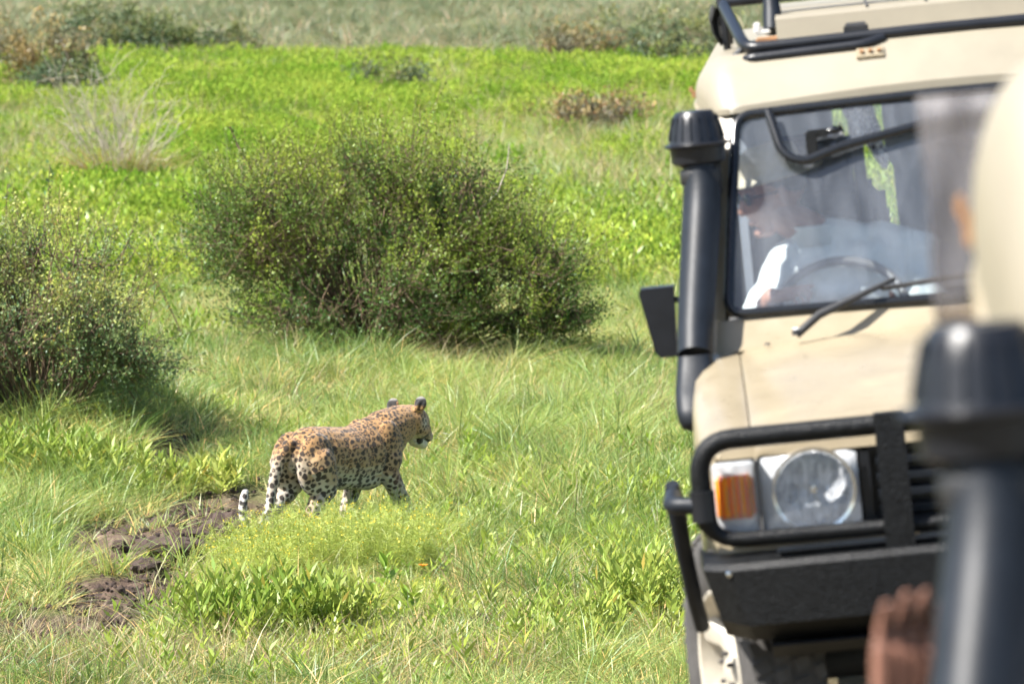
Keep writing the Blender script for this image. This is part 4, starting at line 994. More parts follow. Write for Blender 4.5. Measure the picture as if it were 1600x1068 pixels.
def leaves_at(rg, P, D, ln, wd, fold=.0):
    """one pointed leaf (two quads) at each P along D"""
    n = len(P); D = D / np.linalg.norm(D, axis=1, keepdims=True)
    rnd = rg.normal(0, 1, (n, 3)); sd = np.cross(D, rnd); sd /= np.linalg.norm(sd, axis=1, keepdims=True) + 1e-9
    nrm = np.cross(D, sd); ln = np.broadcast_to(ln, n)[:, None]; wd = np.broadcast_to(wd, n)[:, None]
    a = P; m1 = P + D * ln * .45 + sd * wd * .5 + nrm * ln * .04; m2 = P + D * ln * .45 - sd * wd * .5 + nrm * ln * .04; t = P + D * ln - nrm * ln * .08
    V = np.stack([a, m1, t, m2], 1).reshape(-1, 3); Fq = np.arange(n * 4).reshape(n, 4)
    return V, Fq
def rcol(rg, n, k, lo=.7, hi=1.25, straw=0., strawc=(2.2, 1.35, 1.6), hue=.12):
    v = rg.uniform(lo, hi, n)[:, None] * (1 + hue * rg.normal(0, 1, (n, 3)) * np.array([1, .3, 1]))
    st = rg.random(n) < straw; v[st] = np.array(strawc) * rg.uniform(.75, 1.15, st.sum())[:, None]
    return np.repeat(np.clip(v, .1, 3), k, 0)
PCOL = bpy.data.collections.new('prototypes')       # not linked: only a source for the scatter
def proto(name, V, Fq, mat, col):
    o = mesh(name, V, Fq, mat, smooth=False, col=col); COL.objects.unlink(o); return o
def scatter(name, protos, P, scale, label=None, tilt=.08, parent=None, kind='stuff'):
    c = bpy.data.collections.new(name + '_source')
    for p_ in dict.fromkeys(protos): c.objects.link(p_)
    n = len(P); me = bpy.data.meshes.new(name); me.vertices.add(n); me.vertices.foreach_set('co', np.asarray(P, np.float32).ravel())
    rot = np.stack([rng.normal(0, tilt, n), rng.normal(0, tilt, n), rng.uniform(0, 6.283, n)], -1).astype(np.float32)
    a = me.attributes.new('rot', 'FLOAT_VECTOR', 'POINT'); a.data.foreach_set('vector', rot.ravel())
    sc = np.asarray(scale, np.float32); sc = np.repeat(sc[:, None], 3, 1) if sc.ndim == 1 else sc
    a = me.attributes.new('scl', 'FLOAT_VECTOR', 'POINT'); a.data.foreach_set('vector', sc.astype(np.float32).ravel())
    a = me.attributes.new('idx', 'INT', 'POINT'); a.data.foreach_set('value', rng.integers(0, len(protos), n).astype(np.int32))
    o = bpy.data.objects.new(name, me); COL.objects.link(o); tag(o, label, kind=kind)
    g = bpy.data.node_groups.new(name, 'GeometryNodeTree'); g.interface.new_socket('Geometry', in_out='INPUT', socket_type='NodeSocketGeometry'); g.interface.new_socket('Geometry', in_out='OUTPUT', socket_type='NodeSocketGeometry')
    gi = g.nodes.new('NodeGroupInput'); go = g.nodes.new('NodeGroupOutput'); ip = g.nodes.new('GeometryNodeInstanceOnPoints'); ci = g.nodes.new('GeometryNodeCollectionInfo')
    ci.inputs['Collection'].default_value = c; ci.inputs['Separate Children'].default_value = True; ci.inputs['Reset Children'].default_value = True
    ip.inputs['Pick Instance'].default_value = True
    for nm, ty, sk in (('rot', 'FLOAT_VECTOR', 'Rotation'), ('scl', 'FLOAT_VECTOR', 'Scale'), ('idx', 'INT', 'Instance Index')):
        na = g.nodes.new('GeometryNodeInputNamedAttribute'); na.data_type = ty; na.inputs[0].default_value = nm; g.links.new(na.outputs[0], ip.inputs[sk])
    g.links.new(gi.outputs[0], ip.inputs['Points']); g.links.new(ci.outputs[0], ip.inputs['Instance']); g.links.new(ip.outputs[0], go.inputs[0])
    md = o.modifiers.new('scatter', 'NODES'); md.node_group = g
    if parent: o.parent = parent
    return o
M['g_lush'] = leaf_mat('lush_grass_blades', (.14, .235, .045), (.37, .455, .11), .5, .42, gloss=.045)
M['g_pale'] = leaf_mat('pale_grass_blades', (.31, .37, .105), (.55, .57, .21), .6, .38, gloss=.045)
M['g_dry'] = leaf_mat('dry_grass_stems', (.32, .25, .13), (.48, .38, .22), .8, .28)
M['forb'] = leaf_mat('bright_forb_leaves', (.21, .33, .035), (.42, .50, .08), .45, .45)
M['forb_far'] = leaf_mat('bright_meadow_leaves', (.19, .32, .035), (.42, .50, .08), .30, .45, gloss=.0)
M['forb_near'] = leaf_mat('sunny_lance_leaves', (.27, .37, .06), (.48, .54, .12), .8, .42, gloss=.02)
M['plainleaf'] = leaf_mat('broad_green_leaves', (.20, .33, .04), (.34, .46, .07), 2, .4, use_col=False)
M['far'] = leaf_mat('far_grey_green_grass', (.15, .19, .09), (.27, .29, .16), .12, .3)
# tuft prototypes
rg = np.random.default_rng(3)
def tufts(name, mat, n, k, h, wd, spread, lean, straw, bend=.6, **kw):
    out = []
    for i in range(k):
        V, Fq, vk = blade_verts(rg, n, h, wd, spread, lean, bend=bend, **kw); out.append(proto(name, V, Fq, mat, rcol(rg, n, vk, straw=straw)))
    return out
t_lush = tufts('grass_tuft', M['g_lush'], 48, 5, .155, .0070, .10, .9, .05, bend=.8)
t_pale = tufts('pale_grass_tuft', M['g_pale'], 50, 5, .13, .0062, .11, 1.2, .08, bend=.95)
t_long = tufts('long_grass_tuft', M['g_lush'], 50, 4, .32, .0070, .09, .8, .03, bend=1.1, segs=4)
t_dry = tufts('dry_stem_tuft', M['g_dry'], 22, 4, .30, .0045, .10, .8, .0, bend=.6)
t_fine = tufts('fine_grass_tuft', M['g_pale'], 30, 4, .11, .0060, .10, 1.1, .3, bend=.9)
t_far = tufts('far_grass_tuft', M['far'], 60, 4, .26, .016, .34, 1.2, .14, bend=1.0)
def forb_proto(h, ns, ll, lw, mat, spread=.12):
    P, D = [], []
    for s_ in range(ns):
        b0 = rg.normal(0, spread, 2); tp = b0 + rg.normal(0, .06, 2); hh = h * rg.uniform(.7, 1.2)
        for k in range(9):
            t = .25 + .75 * k / 8; a = k * 2.4 + rg.uniform(0, 1)
            P.append([*(b0 + (tp - b0) * t), hh * t]); up = .5 + .9 * t; D.append([math.cos(a), math.sin(a), up])
    P, D = np.array(P), np.array(D); n = len(P)
    V, Fq = leaves_at(rg, P, D, ll * rg.uniform(.7, 1.2, n), lw * rg.uniform(.8, 1.2, n)); return V, Fq, rcol(rg, n, 4, .75, 1.2, hue=.06)
t_forb = [proto('forb', *(lambda r: (r[0], r[1], M['forb'], r[2]))(forb_proto(.26, 7, .10, .026, M['forb']))) for _ in range(4)]
t_forbs = [proto('small_forb', *(lambda r: (r[0], r[1], M['forb'], r[2]))(forb_proto(.15, 5, .07, .018, M['forb']))) for _ in range(4)]
t_forbfar = [proto('field_forb', *(lambda r: (r[0], r[1], M['forb_far'], r[2]))(forb_proto(.28, 32, .062, .026, M['forb_far'], .17))) for _ in range(4)]

def pts(y0, y1, dens, cond, margin=1.6):
    """random points on the grassland between two distances; dens per square metre"""
    wmax = y1 * .095 + margin; A = (y1 - y0) * 2 * wmax; n = int(A * dens)
    x = rng.uniform(-wmax, wmax, n); y = rng.uniform(y0, y1, n)
    k = (np.abs(x) < y * .095 + margin) & ~((x > .62 + .02 * (y - 16)) & (y < 26) & (x < 3.2)) 
    x, y = x[k], y[k]; k = cond(x, y); x, y = x[k], y[k]
    return np.stack([x, y, height(x, y) - .01], -1)
def pxpy(x, y):                             # back to photo pixels, for laying the patches out
    return 800 + F * x / y, YH + F * (CAMZ - GZ) / y
def prob(p): return rng.random(len(p)) < p
def bare(x, y): return np.clip(1.7 * dirt_mask(x, y), 0, 1)
def blob(x, y, cx, cy, rx, ry):              # soft world-space patch from a pixel centre and radii in metres
    c = at(cx, cy); return np.exp(-((x - c.x) / rx) ** 2 - ((y - c.y) / ry) ** 2)
def near_zone(x, y):                         # 0..1 weights: pale cropped grass
    n = n2(x, y, .9, 20.); return n
grass_pts = pts(24, 64, 26, lambda x, y: prob((1 - bare(x, y)) * np.clip(.35 + 1.3 * (n2(x, y, .8, 31.) - .3), 0, 1)))
scatter('lush_grass', t_lush, grass_pts, rng.uniform(.6, 1.25, len(grass_pts)))
pp = pts(24, 60, 34, lambda x, y: prob((1 - .95 * bare(x, y)) * np.clip(.25 + 1.6 * (n2(x, y, .7, 44.) - .35), 0.08, 1)))
scatter('pale_grass', t_pale, pp, rng.uniform(.6, 1.3, len(pp)))
pp = pts(24, 50, 26, lambda x, y: prob((1 - .85 * bare(x, y)) * .7))
scatter('short_turf', t_fine, pp, rng.uniform(.7, 1.4, len(pp)))
def longw(x, y):
    return np.clip(blob(x, y, 850, 830, 1.0, 3) + blob(x, y, 980, 720, .7, 4) + .9 * blob(x, y, 90, 800, .9, 4) + .9 * blob(x, y, 740, 700, .8, 2.2) + .6 * blob(x, y, 200, 690, .8, 2) + .5 * blob(x, y, 620, 590, 2, 2), 0, 1) * np.clip((n2(x, y, 1.6, 51.) - .25) * 2.4, 0, 1) * (1 - bare(x, y))
pp = pts(27, 56, 26, lambda x, y: prob(np.clip(1.3 * longw(x, y), 0, 1)))
scatter('long_grass', t_long, pp, rng.uniform(.6, 1.15, len(pp)))
t_tus = tufts('tussock', M['g_lush'], 170, 3, .29, .0068, .14, 1.2, .05, bend=1.1, segs=4) + tufts('pale_tussock', M['g_pale'], 170, 3, .25, .0066, .14, 1.3, .10, bend=1.1, segs=4)
pp = pts(25, 62, 2.6, lambda x, y: prob((1 - bare(x, y)) * np.clip(.35 + 1.6 * (n2(x, y, 1.1, 57.) - .35), 0, 1)))
scatter('tussocks', t_tus, pp, rng.uniform(.45, 1.2, len(pp)))
pp = pts(27, 75, 7, lambda x, y: prob(np.clip(.10 + 1.0 * blob(x, y, 960, 680, .7, 3) + .7 * blob(x, y, 760, 720, .8, 3) + .8 * blob(x, y, 470, 560, 3, 3) + .6 * blob(x, y, 60, 480, 2, 8), 0, 1) * (1 - bare(x, y))))
_q = pts(27, 34, 14, lambda x, y: prob(.8 * np.clip(blob(x, y, 120, 1040, 1.6, 1.6) + .5 * (n2(x, y, 1.3, 33.) > .6), 0, 1))); pp = np.concatenate([pp, _q])
scatter('dry_stems', t_dry, pp, rng.uniform(.5, 1.1, len(pp)))
pp = pts(27, 42, 16, lambda x, y: prob(np.clip(1.2 * blob(x, y, 940, 860, .55, 2.5) + .8 * blob(x, y, 600, 1010, 1.0, 1.0) + .25 * (n2(x, y, 1.2, 61.) > .52), 0, 1) * (1 - bare(x, y))))
scatter('low_forbs', t_forbs, pp, rng.uniform(.6, 1.3, len(pp)))
# middle field: forb meadow with drier patches
def midforb(x, y):
    px, py = pxpy(x, y)
    n = n2(x, y, .16, 71.); q = n2(x, y, .5, 73.)
    m = np.where(py < 175, .95, .15 + .9 * (n > .47))
    m = np.maximum(m, .9 * sstep(.35, .6, blob(x, y, 380, 215, 2.5, 9))); m = np.maximum(m, .95 * sstep(.3, .5, blob(x, y, 170, 350, 1.6, 6))); m = np.maximum(m, .95 * sstep(.3, .5, blob(x, y, 980, 410, 1.6, 6)))
    m = m * (1 - .9 * sstep(.25, .6, blob(x, y, 940, 235, 2.6, 13))) * (1 - .8 * sstep(.3, .6, blob(x, y, 60, 230, 1.6, 12)))
    m = np.where(py < 100 + 22 * (n2(x, y, .05, 75.) - .5), 0, m)
    m = np.where(py > 460, 0, m)
    return m * np.clip(.25 + 1.7 * (q - .28), 0, 1)
pp = pts(56, 122, 9, lambda x, y: prob(midforb(x, y)), 3)
scatter('forb_meadow', t_forbfar, pp, rng.uniform(.5, 1.3, len(pp)) * (.55 + .9 * n2(pp[:, 0], pp[:, 1], .35, 90.)))
pp = pts(46, 75, 9, lambda x, y: prob(midforb(x, y) * .8 + .25 * (n2(x, y, .5, 76.) > .55)), 3)
scatter('forb_patches', t_forb, pp, rng.uniform(.7, 1.3, len(pp)))
pp = pts(56, 125, 9, lambda x, y: prob(np.clip(1.0 - 1.0 * midforb(x, y), .1, 1)), 3)
scatter('meadow_grass', t_lush + t_pale + t_pale + t_dry[:1], pp, rng.uniform(1.0, 2.1, len(pp)))
pp = pts(108, 330, 2.3, lambda x, y: prob(np.clip(.45 + 1.2 * (n2(x, y, .07, 81.) - .35), 0, 1)), 4)
scatter('far_grass', t_far, pp, rng.uniform(.5, 1.5, len(pp)) * (.5 + 1.1 * n2(pp[:, 0], pp[:, 1], .12, 92.)) * (1 + (pp[:, 1] - 108) / 300))
pp = pts(330, 640, .35, lambda x, y: prob(np.full(len(x), .8)), 6)
scatter('farthest_grass', t_far, pp, rng.uniform(2.5, 4.5, len(pp)))

# ---- shrubs
M['twig'] = simple('brown_twigs', (.15, .10, .06), .85, 0, .3, 20)
M['pale_twig'] = simple('pale_dead_twigs', (.42, .36, .29), .85, 0, .2, 20)
M['bush_leaf'] = leaf_mat('small_dark_green_leaves', (.095, .17, .036), (.24, .34, .07), 1.3, .35, gloss=.02)
M['bush2_leaf'] = leaf_mat('olive_green_leaves', (.13, .20, .07), (.29, .36, .14), 1.5, .35, gloss=.02)
M['bluegreen'] = leaf_mat('pale_blue_green_leaves', (.11, .20, .09), (.19, .31, .15), 3, .35)
M['feather'] = leaf_mat('thread_like_yellow_green_leaves', (.34, .43, .08), (.52, .58, .14), 2, .4)
def sticks(name, segs, mat, parent, kind=None):
    """segs: list of (p0, p1, r0, r1); three-sided sticks in one mesh"""
    S = np.array([[*a, *b_, r0, r1] for a, b_, r0, r1 in segs]); n = len(S)
    a, b_, r0, r1 = S[:, :3], S[:, 3:6], S[:, 6:7], S[:, 7:8]; d = b_ - a; d /= np.linalg.norm(d, axis=1, keepdims=True) + 1e-9
    u = np.cross(d, np.array([.31, .52, .2])); u /= np.linalg.norm(u, axis=1, keepdims=True) + 1e-9; v = np.cross(d, u)
    V = []
    for c_, r in ((a, r0), (b_, r1)):
        for k in range(3):
            t = 2.094 * k; V.append(c_ + r * (math.cos(t) * u + math.sin(t) * v))
    V = np.stack(V, 1).reshape(-1, 3); q = np.array([[0, 1, 4, 3], [1, 2, 5, 4], [2, 0, 3, 5]])
    Fq = (np.arange(n)[:, None, None] * 6 + q[None]).reshape(-1, 4)
    o = mesh(name, V, Fq, mat, parent, col=np.full((len(V), 3), .8))
    if kind: tag(o, kind=kind)
    return o
def shrub(name, base, lobes, ntw, nleaf, ll, lw, leafm, label, cat='bush', twl=.35, up=.7, group=None, twigm=None, hollow=.35, straw=.03, out=1.0, shoots=0, seed=1, gap=.43):
    rs = np.random.default_rng(seed)
    root = empty(name, base); tag(root, label, cat, group)
    L_ = np.array([[*c, *r] for c, r in lobes]); wts = (L_[:, 3] * L_[:, 4] * L_[:, 5]) ** .8; wts = wts / wts.sum()
    seg = []; LP, LD, AG = [], [], []
    hubs = []
    for i in range(max(10, ntw // 22)):
        l = L_[rs.choice(len(L_), p=wts)]; v = rs.normal(0, 1, 3); v /= np.linalg.norm(v); v[2] = abs(v[2]) * .9 - .15
        hubs.append(l[:3] + v * l[3:] * rs.uniform(.35, .75))
    for hb in hubs:
        b0 = np.array([hb[0] * .25 + rs.normal(0, .05), hb[1] * .25, 0.]); mid = (b0 + hb) / 2 + rs.normal(0, .06, 3); p = b0; r = .014
        for k in range(1, 7):
            t = k / 6; q = (1 - t) ** 2 * b0 + 2 * t * (1 - t) * mid + t * t * hb; seg.append((p, q, r, r * .8)); p = q; r *= .8
    hubs = np.array(hubs)
    for i in range(ntw):
        l = L_[rs.choice(len(L_), p=wts)]; v = rs.normal(0, 1, 3); v /= np.linalg.norm(v); rr = (hollow + (1 - hollow) * rs.random()) ** .7
        tip = l[:3] + v * l[3:] * rr
        if sn(tip * 2.4 + seed * 3.3) < gap and i >= shoots: continue
        tip = l[:3] + (tip - l[:3]) * (.66 + .72 * sn(v * 1.7 + seed))
        if tip[2] < .04: tip[2] = .04 + .1 * rs.random()
        hb = hubs[np.argmin(((hubs - tip) ** 2).sum(1) + rs.random(len(hubs)) * .03)]
        d = (tip - hb); dn = np.linalg.norm(d) + 1e-6; d = d / dn * out + np.array([0, 0, up]) + rs.normal(0, .35, 3) + v * .4; d /= np.linalg.norm(d)
        ln = twl * rs.uniform(.5, 1.3)
        if i < shoots: ln *= rs.uniform(1.3, 2.3)
        st = tip - d * ln * .5
        if rs.random() < .5: seg.append((hb, st, .006, .004))
        p = st; nk = 5
        for k in range(nk):
            d = d + rs.normal(0, .16, 3) + np.array([0, 0, .06]); d /= np.linalg.norm(d); q = p + d * ln / nk
            seg.append((p, q, .0036 * (1 - k / 7), .0036 * (1 - (k + 1) / 7)))
            m = max(1, int(nleaf / nk * (1.0 if i >= shoots else .9) * rs.uniform(.5, 1.4)))
            tt = rs.random((m, 1)); off = rs.normal(0, 1, (m, 3)) * ll * .9; LP.append(p + (q - p) * tt + off); LD.append(d * .5 + rs.normal(0, 1, (m, 3)) + np.array([0, 0, .3])); AG.append(np.full(m, (k / nk) * rr * max(0, .4 + v[2])))
            p = q
    LP, LD, AG = np.concatenate(LP), np.concatenate(LD), np.concatenate(AG); LP[:, 2] = np.maximum(LP[:, 2], .01); n = len(LP)
    V, Fq = leaves_at(rs, LP, LD, ll * rs.uniform(.6, 1.3, n), lw * rs.uniform(.7, 1.2, n))
    # clumps of differing age: yellower sprays and darker old leaf
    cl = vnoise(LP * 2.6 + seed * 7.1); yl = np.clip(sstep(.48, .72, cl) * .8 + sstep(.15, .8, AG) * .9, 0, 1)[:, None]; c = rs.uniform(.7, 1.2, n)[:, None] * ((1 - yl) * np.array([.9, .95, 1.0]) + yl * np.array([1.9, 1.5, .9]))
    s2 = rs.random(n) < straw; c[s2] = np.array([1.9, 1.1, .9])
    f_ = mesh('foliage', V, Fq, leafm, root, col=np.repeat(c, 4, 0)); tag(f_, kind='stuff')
    sticks('branches', seg, twigm or M['twig'], root, 'stuff'); return root
def mpx(px, d): return (px - 800) / F * d
bb = gat(596, 562)
shrub('thorn_bush', bb, [((-.15, 0, .95), (1.45, 1.1, .95)), ((-.95, -.1, 1.15), (.75, .8, .65)), ((1.0, .0, .70), (.85, .9, .62)), ((.25, .1, 1.45), (1.0, .8, .58)), ((1.35, -.1, .35), (.5, .7, .36)), ((-.2, -.7, .5), (1.1, .5, .5))],
      4000, 40, .026, .018, M['bush_leaf'], 'big dense thorny green bush in the middle of the grass behind the leopard', twl=.46, up=.65, shoots=520, seed=5, straw=.03)
lb = gat(70, 655)
shrub('leafy_bush', lb, [((-.1, 0, .62), (1.0, .8, .65)), ((.50, -.05, .50), (.60, .6, .42)), ((-.9, 0, .8), (.8, .8, .75)), ((.0, .3, 1.05), (.8, .6, .45))],
      2200, 38, .028, .017, M['bush2_leaf'], 'loose olive green bush at the left edge, shading the bank', twl=.42, up=.6, shoots=260, seed=8, straw=.03)
# dead-looking shrub and distant bushes
db = gat(185, 305)
def dead_shrub(base, h, n, label, mat, seed, name='dry_shrub', spread=.5, forks=5):
    rs = np.random.default_rng(seed); root = empty(name, base); tag(root, label, 'dry shrub'); seg = []
    for i in range(n):
        a = rs.uniform(0, 6.28); d = np.array([math.cos(a) * spread, math.sin(a) * spread, 1.]) + rs.normal(0, .15, 3); d /= np.linalg.norm(d); p = np.array([*rs.normal(0, .12, 2), 0.]); L_ = h * rs.uniform(.5, 1.1); r = .016
        for k in range(7):
            d = d + rs.normal(0, .12, 3); d /= np.linalg.norm(d); q = p + d * L_ / 7; seg.append((p, q, r, r * .8)); r *= .8
            if k > 1:
                for f_ in range(forks // 3 + 1):
                    e = d + rs.normal(0, .55, 3); e /= np.linalg.norm(e); q2 = q + e * L_ * .22; seg.append((q, q2, r * .6, .003)); e2 = e + rs.normal(0, .5, 3); e2 /= np.linalg.norm(e2); seg.append((q2, q2 + e2 * L_ * .13, .004, .002))
            p = q
    sticks('branches', seg, mat, root, 'stuff'); return root
ds = dead_shrub(db, 1.6, 26, 'dry shrub with bare whitish twigs in the meadow behind the bushes', M['pale_twig'], 4)
V, Fq, vk = blade_verts(np.random.default_rng(12), 1300, .62, .015, .42, .7, bend=.9, segs=4)
o = mesh('straw', V, Fq, M['g_pale'], ds, col=rcol(np.random.default_rng(2), 1300, vk, straw=.5, strawc=(1.05, .68, .65))); tag(o, kind='stuff')
def farbush(px, py, w_, h_, label, mat, seed, n=260, straw=.02):
    b0 = gat(px, py); b0.z += .0
    return shrub('meadow_bush', b0, [((0, 0, h_ * .55), (w_ / 2, w_ / 2, h_ * .45)), ((w_ * .25, 0, h_ * .35), (w_ / 3, w_ / 3, h_ * .33))], n, 26, .075, .05, mat, label, twl=.5, up=.4, seed=seed, straw=straw, hollow=.2)
M['far_leaf'] = leaf_mat('dull_green_leaves', (.085, .13, .06), (.16, .20, .10), .8, .3, gloss=.02)
M['far_leaf2'] = leaf_mat('brown_green_leaves', (.13, .13, .07), (.22, .20, .12), .8, .3, gloss=.02)
farbush(165, 102, 2.6, 1.5, 'dull green bush at the far meadow edge, left of a smaller bush', M['far_leaf'], 21)
farbush(245, 104, 1.9, 1.1, 'smaller dull green bush at the far meadow edge beside a larger one', M['far_leaf'], 22)
farbush(352, 98, 1.6, .8, 'low grey green bush alone at the far meadow edge', M['far_leaf'], 23, 160)
farbush(40, 150, 2.2, 1.5, 'brownish half dry bush near the upper left corner of the meadow', M['far_leaf2'], 24, 340, .01)
farbush(100, 158, 1.6, .8, 'low green bush just right of the brownish half dry bush', M['far_leaf'], 25, 180)
farbush(1040, 112, 3.0, 1.3, 'dull green bush on the far meadow edge beside the vehicle roof', M['far_leaf'], 26)
farbush(905, 108, 2.4, .9, 'low brownish bush on the far meadow edge, between thorn bush and vehicle', M['far_leaf2'], 27, 200, .05)
farbush(600, 152, 1.5, .6, 'dark green bush in the bright meadow above the big thorny bush', M['far_leaf'], 28, 200)
farbush(930, 205, 1.7, .5, 'low tan brown bush in the bright meadow, left of the snorkel', M['far_leaf2'], 29, 220, .08)
farbush(660, 4, 9, 1.6, 'dark green thicket at the very top edge of the picture', M['far_leaf'], 30, 500)

# foreground plants
def feather(base, n, h_, rx, label, seed):
    rs = np.random.default_rng(seed); root = empty('feathery_plant', base); tag(root, label, 'plant', 'feathery plants'); P, D, seg, fl = [], [], [], []; rf = rise(base, rx, .45)
    for i in range(n):
        a = rs.uniform(0, 6.28); r = math.sqrt(rs.random()); b0 = np.array([rx * r * math.cos(a), .45 * r * math.sin(a), 0.]); d = np.array([math.cos(a) * .35 * r, math.sin(a) * .35 * r, 1.]) + rs.normal(0, .12, 3); d /= np.linalg.norm(d)
        L_ = h_ * rs.uniform(.6, 1.12) * (1 - .35 * r * r); p = b0; zoff = rf(b0[0], b0[1]); p = p + np.array([0, 0, zoff])
        for k in range(5):
            d = d + rs.normal(0, .10, 3); d /= np.linalg.norm(d); q = p + d * L_ / 5; seg.append((p, q, .0018, .0015))
            m = 26; t = rs.random((m, 1)); P.append(p + (q - p) * t + rs.normal(0, .004, (m, 3))); D.append(rs.normal(0, 1, (m, 3)) * np.array([1, 1, .6]) + np.array([0, 0, .55])); p = q
        if rs.random() < .5: fl.append(p)
    P, D = np.concatenate(P), np.concatenate(D); nn = len(P)
    V, Fq = leaves_at(rs, P, D, .050 * rs.uniform(.6, 1.3, nn), .0024); o = mesh('foliage', V, Fq, M['feather'], root, col=rcol(rs, nn, 4, .8, 1.2, hue=.06)); tag(o, kind='stuff')
    sticks('stems', seg, M['feather'], root, 'stuff')
    fl = np.array(fl); fl = np.repeat(fl, 4, 0) + rs.normal(0, .012, (len(fl) * 4, 3)); V, Fq = leaves_at(rs, fl, rs.normal(0, 1, (len(fl), 3)) + np.array([0, 0, .5]), .012, .009)
    o = mesh('flowers', V, Fq, M['yellow'], root); tag(o, kind='stuff'); return root
M['yellow'] = simple('yellow_petals', (.72, .52, .03), .6, 0, .1, 30)
M['orange'] = simple('orange_petals', (.85, .22, .01), .6, 0, .1, 30)
feather(gat(510, 905), 430, .44, .62, 'wide feathery yellow green plant directly in front of the leopard', 41)
feather(gat(610, 880), 200, .40, .42, 'feathery yellow green plant under the leopard\'s forefeet, right of the wide one', 42)
feather(gat(395, 915), 110, .27, .34, 'low feathery plant at the right end of the dug earth', 43)
feather(gat(645, 955), 60, .17, .18, 'small faded feathery tuft beside the orange flower', 44)
def leafy(base, n, h_, rx, ry, ll, lw, mat, label, seed, name='leafy_plant', per=13, group=None):
    rs = np.random.default_rng(seed); root = empty(name, base); tag(root, label, 'plant', group); P, D, seg = [], [], []; rf = rise(base, rx, ry)
    for i in range(n):
        a = rs.uniform(0, 6.28); r = math.sqrt(rs.random()); b0 = np.array([rx * r * math.cos(a), ry * r * math.sin(a), 0.]); zoff = rf(b0[0], b0[1]); b0[2] = zoff
        d = np.array([math.cos(a) * .30 * r, math.sin(a) * .3 * r, 1.]) + rs.normal(0, .10, 3); d /= np.linalg.norm(d); L_ = h_ * rs.uniform(.65, 1.1) * (1 - .3 * r * r); tp = b0 + d * L_
        seg.append((b0, tp, .0035, .002)); ph = rs.uniform(0, 6)
        for k in range(per):
            t = .2 + .8 * k / (per - 1); an = ph + k * 2.4; P.append(b0 + (tp - b0) * t); D.append([math.cos(an), math.sin(an), .45 + 1.3 * t ** 2])
    P, D = np.array(P), np.array(D); nn = len(P); V, Fq = leaves_at(rs, P, D, ll * rs.uniform(.65, 1.15, nn), lw * rs.uniform(.8, 1.2, nn))
    o = mesh('leaves', V, Fq, mat, root, col=rcol(rs, nn, 4, .78, 1.2, hue=.06, straw=.01)); tag(o, kind='stuff'); sticks('stems', seg, mat, root, 'stuff'); return root
leafy(gat(400, 1005), 150, .40, .42, .35, .095, .021, M['forb_near'], 'bright green leafy plant in front, below the feathery plant', 51, group='leafy plants in front')
leafy(gat(505, 1000), 90, .36, .28, .3, .095, .021, M['forb_near'], 'bright green leafy plant touching the right side of the widest leafy one', 52, group='leafy plants in front')
leafy(gat(880, 1010), 60, .26, .28, .5, .085, .017, M['forb_near'], 'low bright green leafy plant between the grass clumps, lower right', 53, group='leafy plants in front')
leafy(gat(1010, 960), 80, .36, .26, .6, .10, .020, M['forb_near'], 'tall bright green leafy plant close to the side tube of the vehicle', 54, group='leafy plants in front')
leafy(gat(55, 600), 26, .75, .30, .2, .14, .045, M['bluegreen'], 'pale blue green broad leaved plant growing at the left bush', 55, per=11)
leafy(gat(180, 760), 50, .30, .40, .4, .11, .022, M['forb_near'], 'yellow green leafy plant on the bank under the left bush', 56)
leafy(gat(75, 745), 40, .34, .35, .3, .12, .022, M['forb_near'], 'yellow green leafy plant at the far left under the bush', 57)
leafy(gat(320, 770), 28, .26, .22, .25, .11, .022, M['forb_near'], 'small yellow green leafy plant above the dug earth', 58)
# big-leaved plants, leaf by leaf
def big_leaf_plant(px, py, h_, label, seed, nl=9, ll=.13):
    rs = np.random.default_rng(seed); base = gat(px, py); root = empty('broad_leaf_plant', base); tag(root, label, 'plant', 'broad leaved plants')
    b = bmesh.new(); b_tube(b, [(0, 0, 0), (.01, 0, h_ * .5), (.0, .01, h_)], [.006, .005, .003], 6); bmo('stem', b, M['plainleaf'], root, 60)
    rows = []; b = bmesh.new()
    for i in range(6):
        t = i / 5; w__ = .165 * math.sin(math.pi * min(1, t * .92 + .06)) ** .8; rows.append([(t, u * w__, .10 * abs(u) * (1 - t) + .06 * math.sin(t * 3) - .12 * t * t) for u in (-1, -.5, 0, .5, 1)])
    b_grid(b, rows); me = None
    for k in range(nl):
        if me is None: o = bmo('leaf', b, M['plainleaf'], root, 60); me = o.data
        else: o = bpy.data.objects.new('leaf', me); COL.objects.link(o); o.parent = root
        t = .3 + .7 * k / (nl - 1); o.location = (0, 0, h_ * t); o.rotation_euler = (rs.normal(0, .2), -(.15 + .9 * t), k * 2.4 + rs.normal(0, .2)); s_ = ll * rs.uniform(.7, 1.15) * (1.1 - .3 * t); o.scale = (s_,) * 3
big_leaf_plant(602, 948, .26, 'broad leaved plant with a tall stem beside the orange flower', 61)
big_leaf_plant(585, 985, .22, 'broad leaved plant low in front of the tall stemmed one', 62)
big_leaf_plant(636, 985, .18, 'broad leaved plant right of two similar ones, near the bottom', 63, 8)
big_leaf_plant(690, 1000, .16, 'small broad leaved plant beside the patch of bare soil', 64, 7)
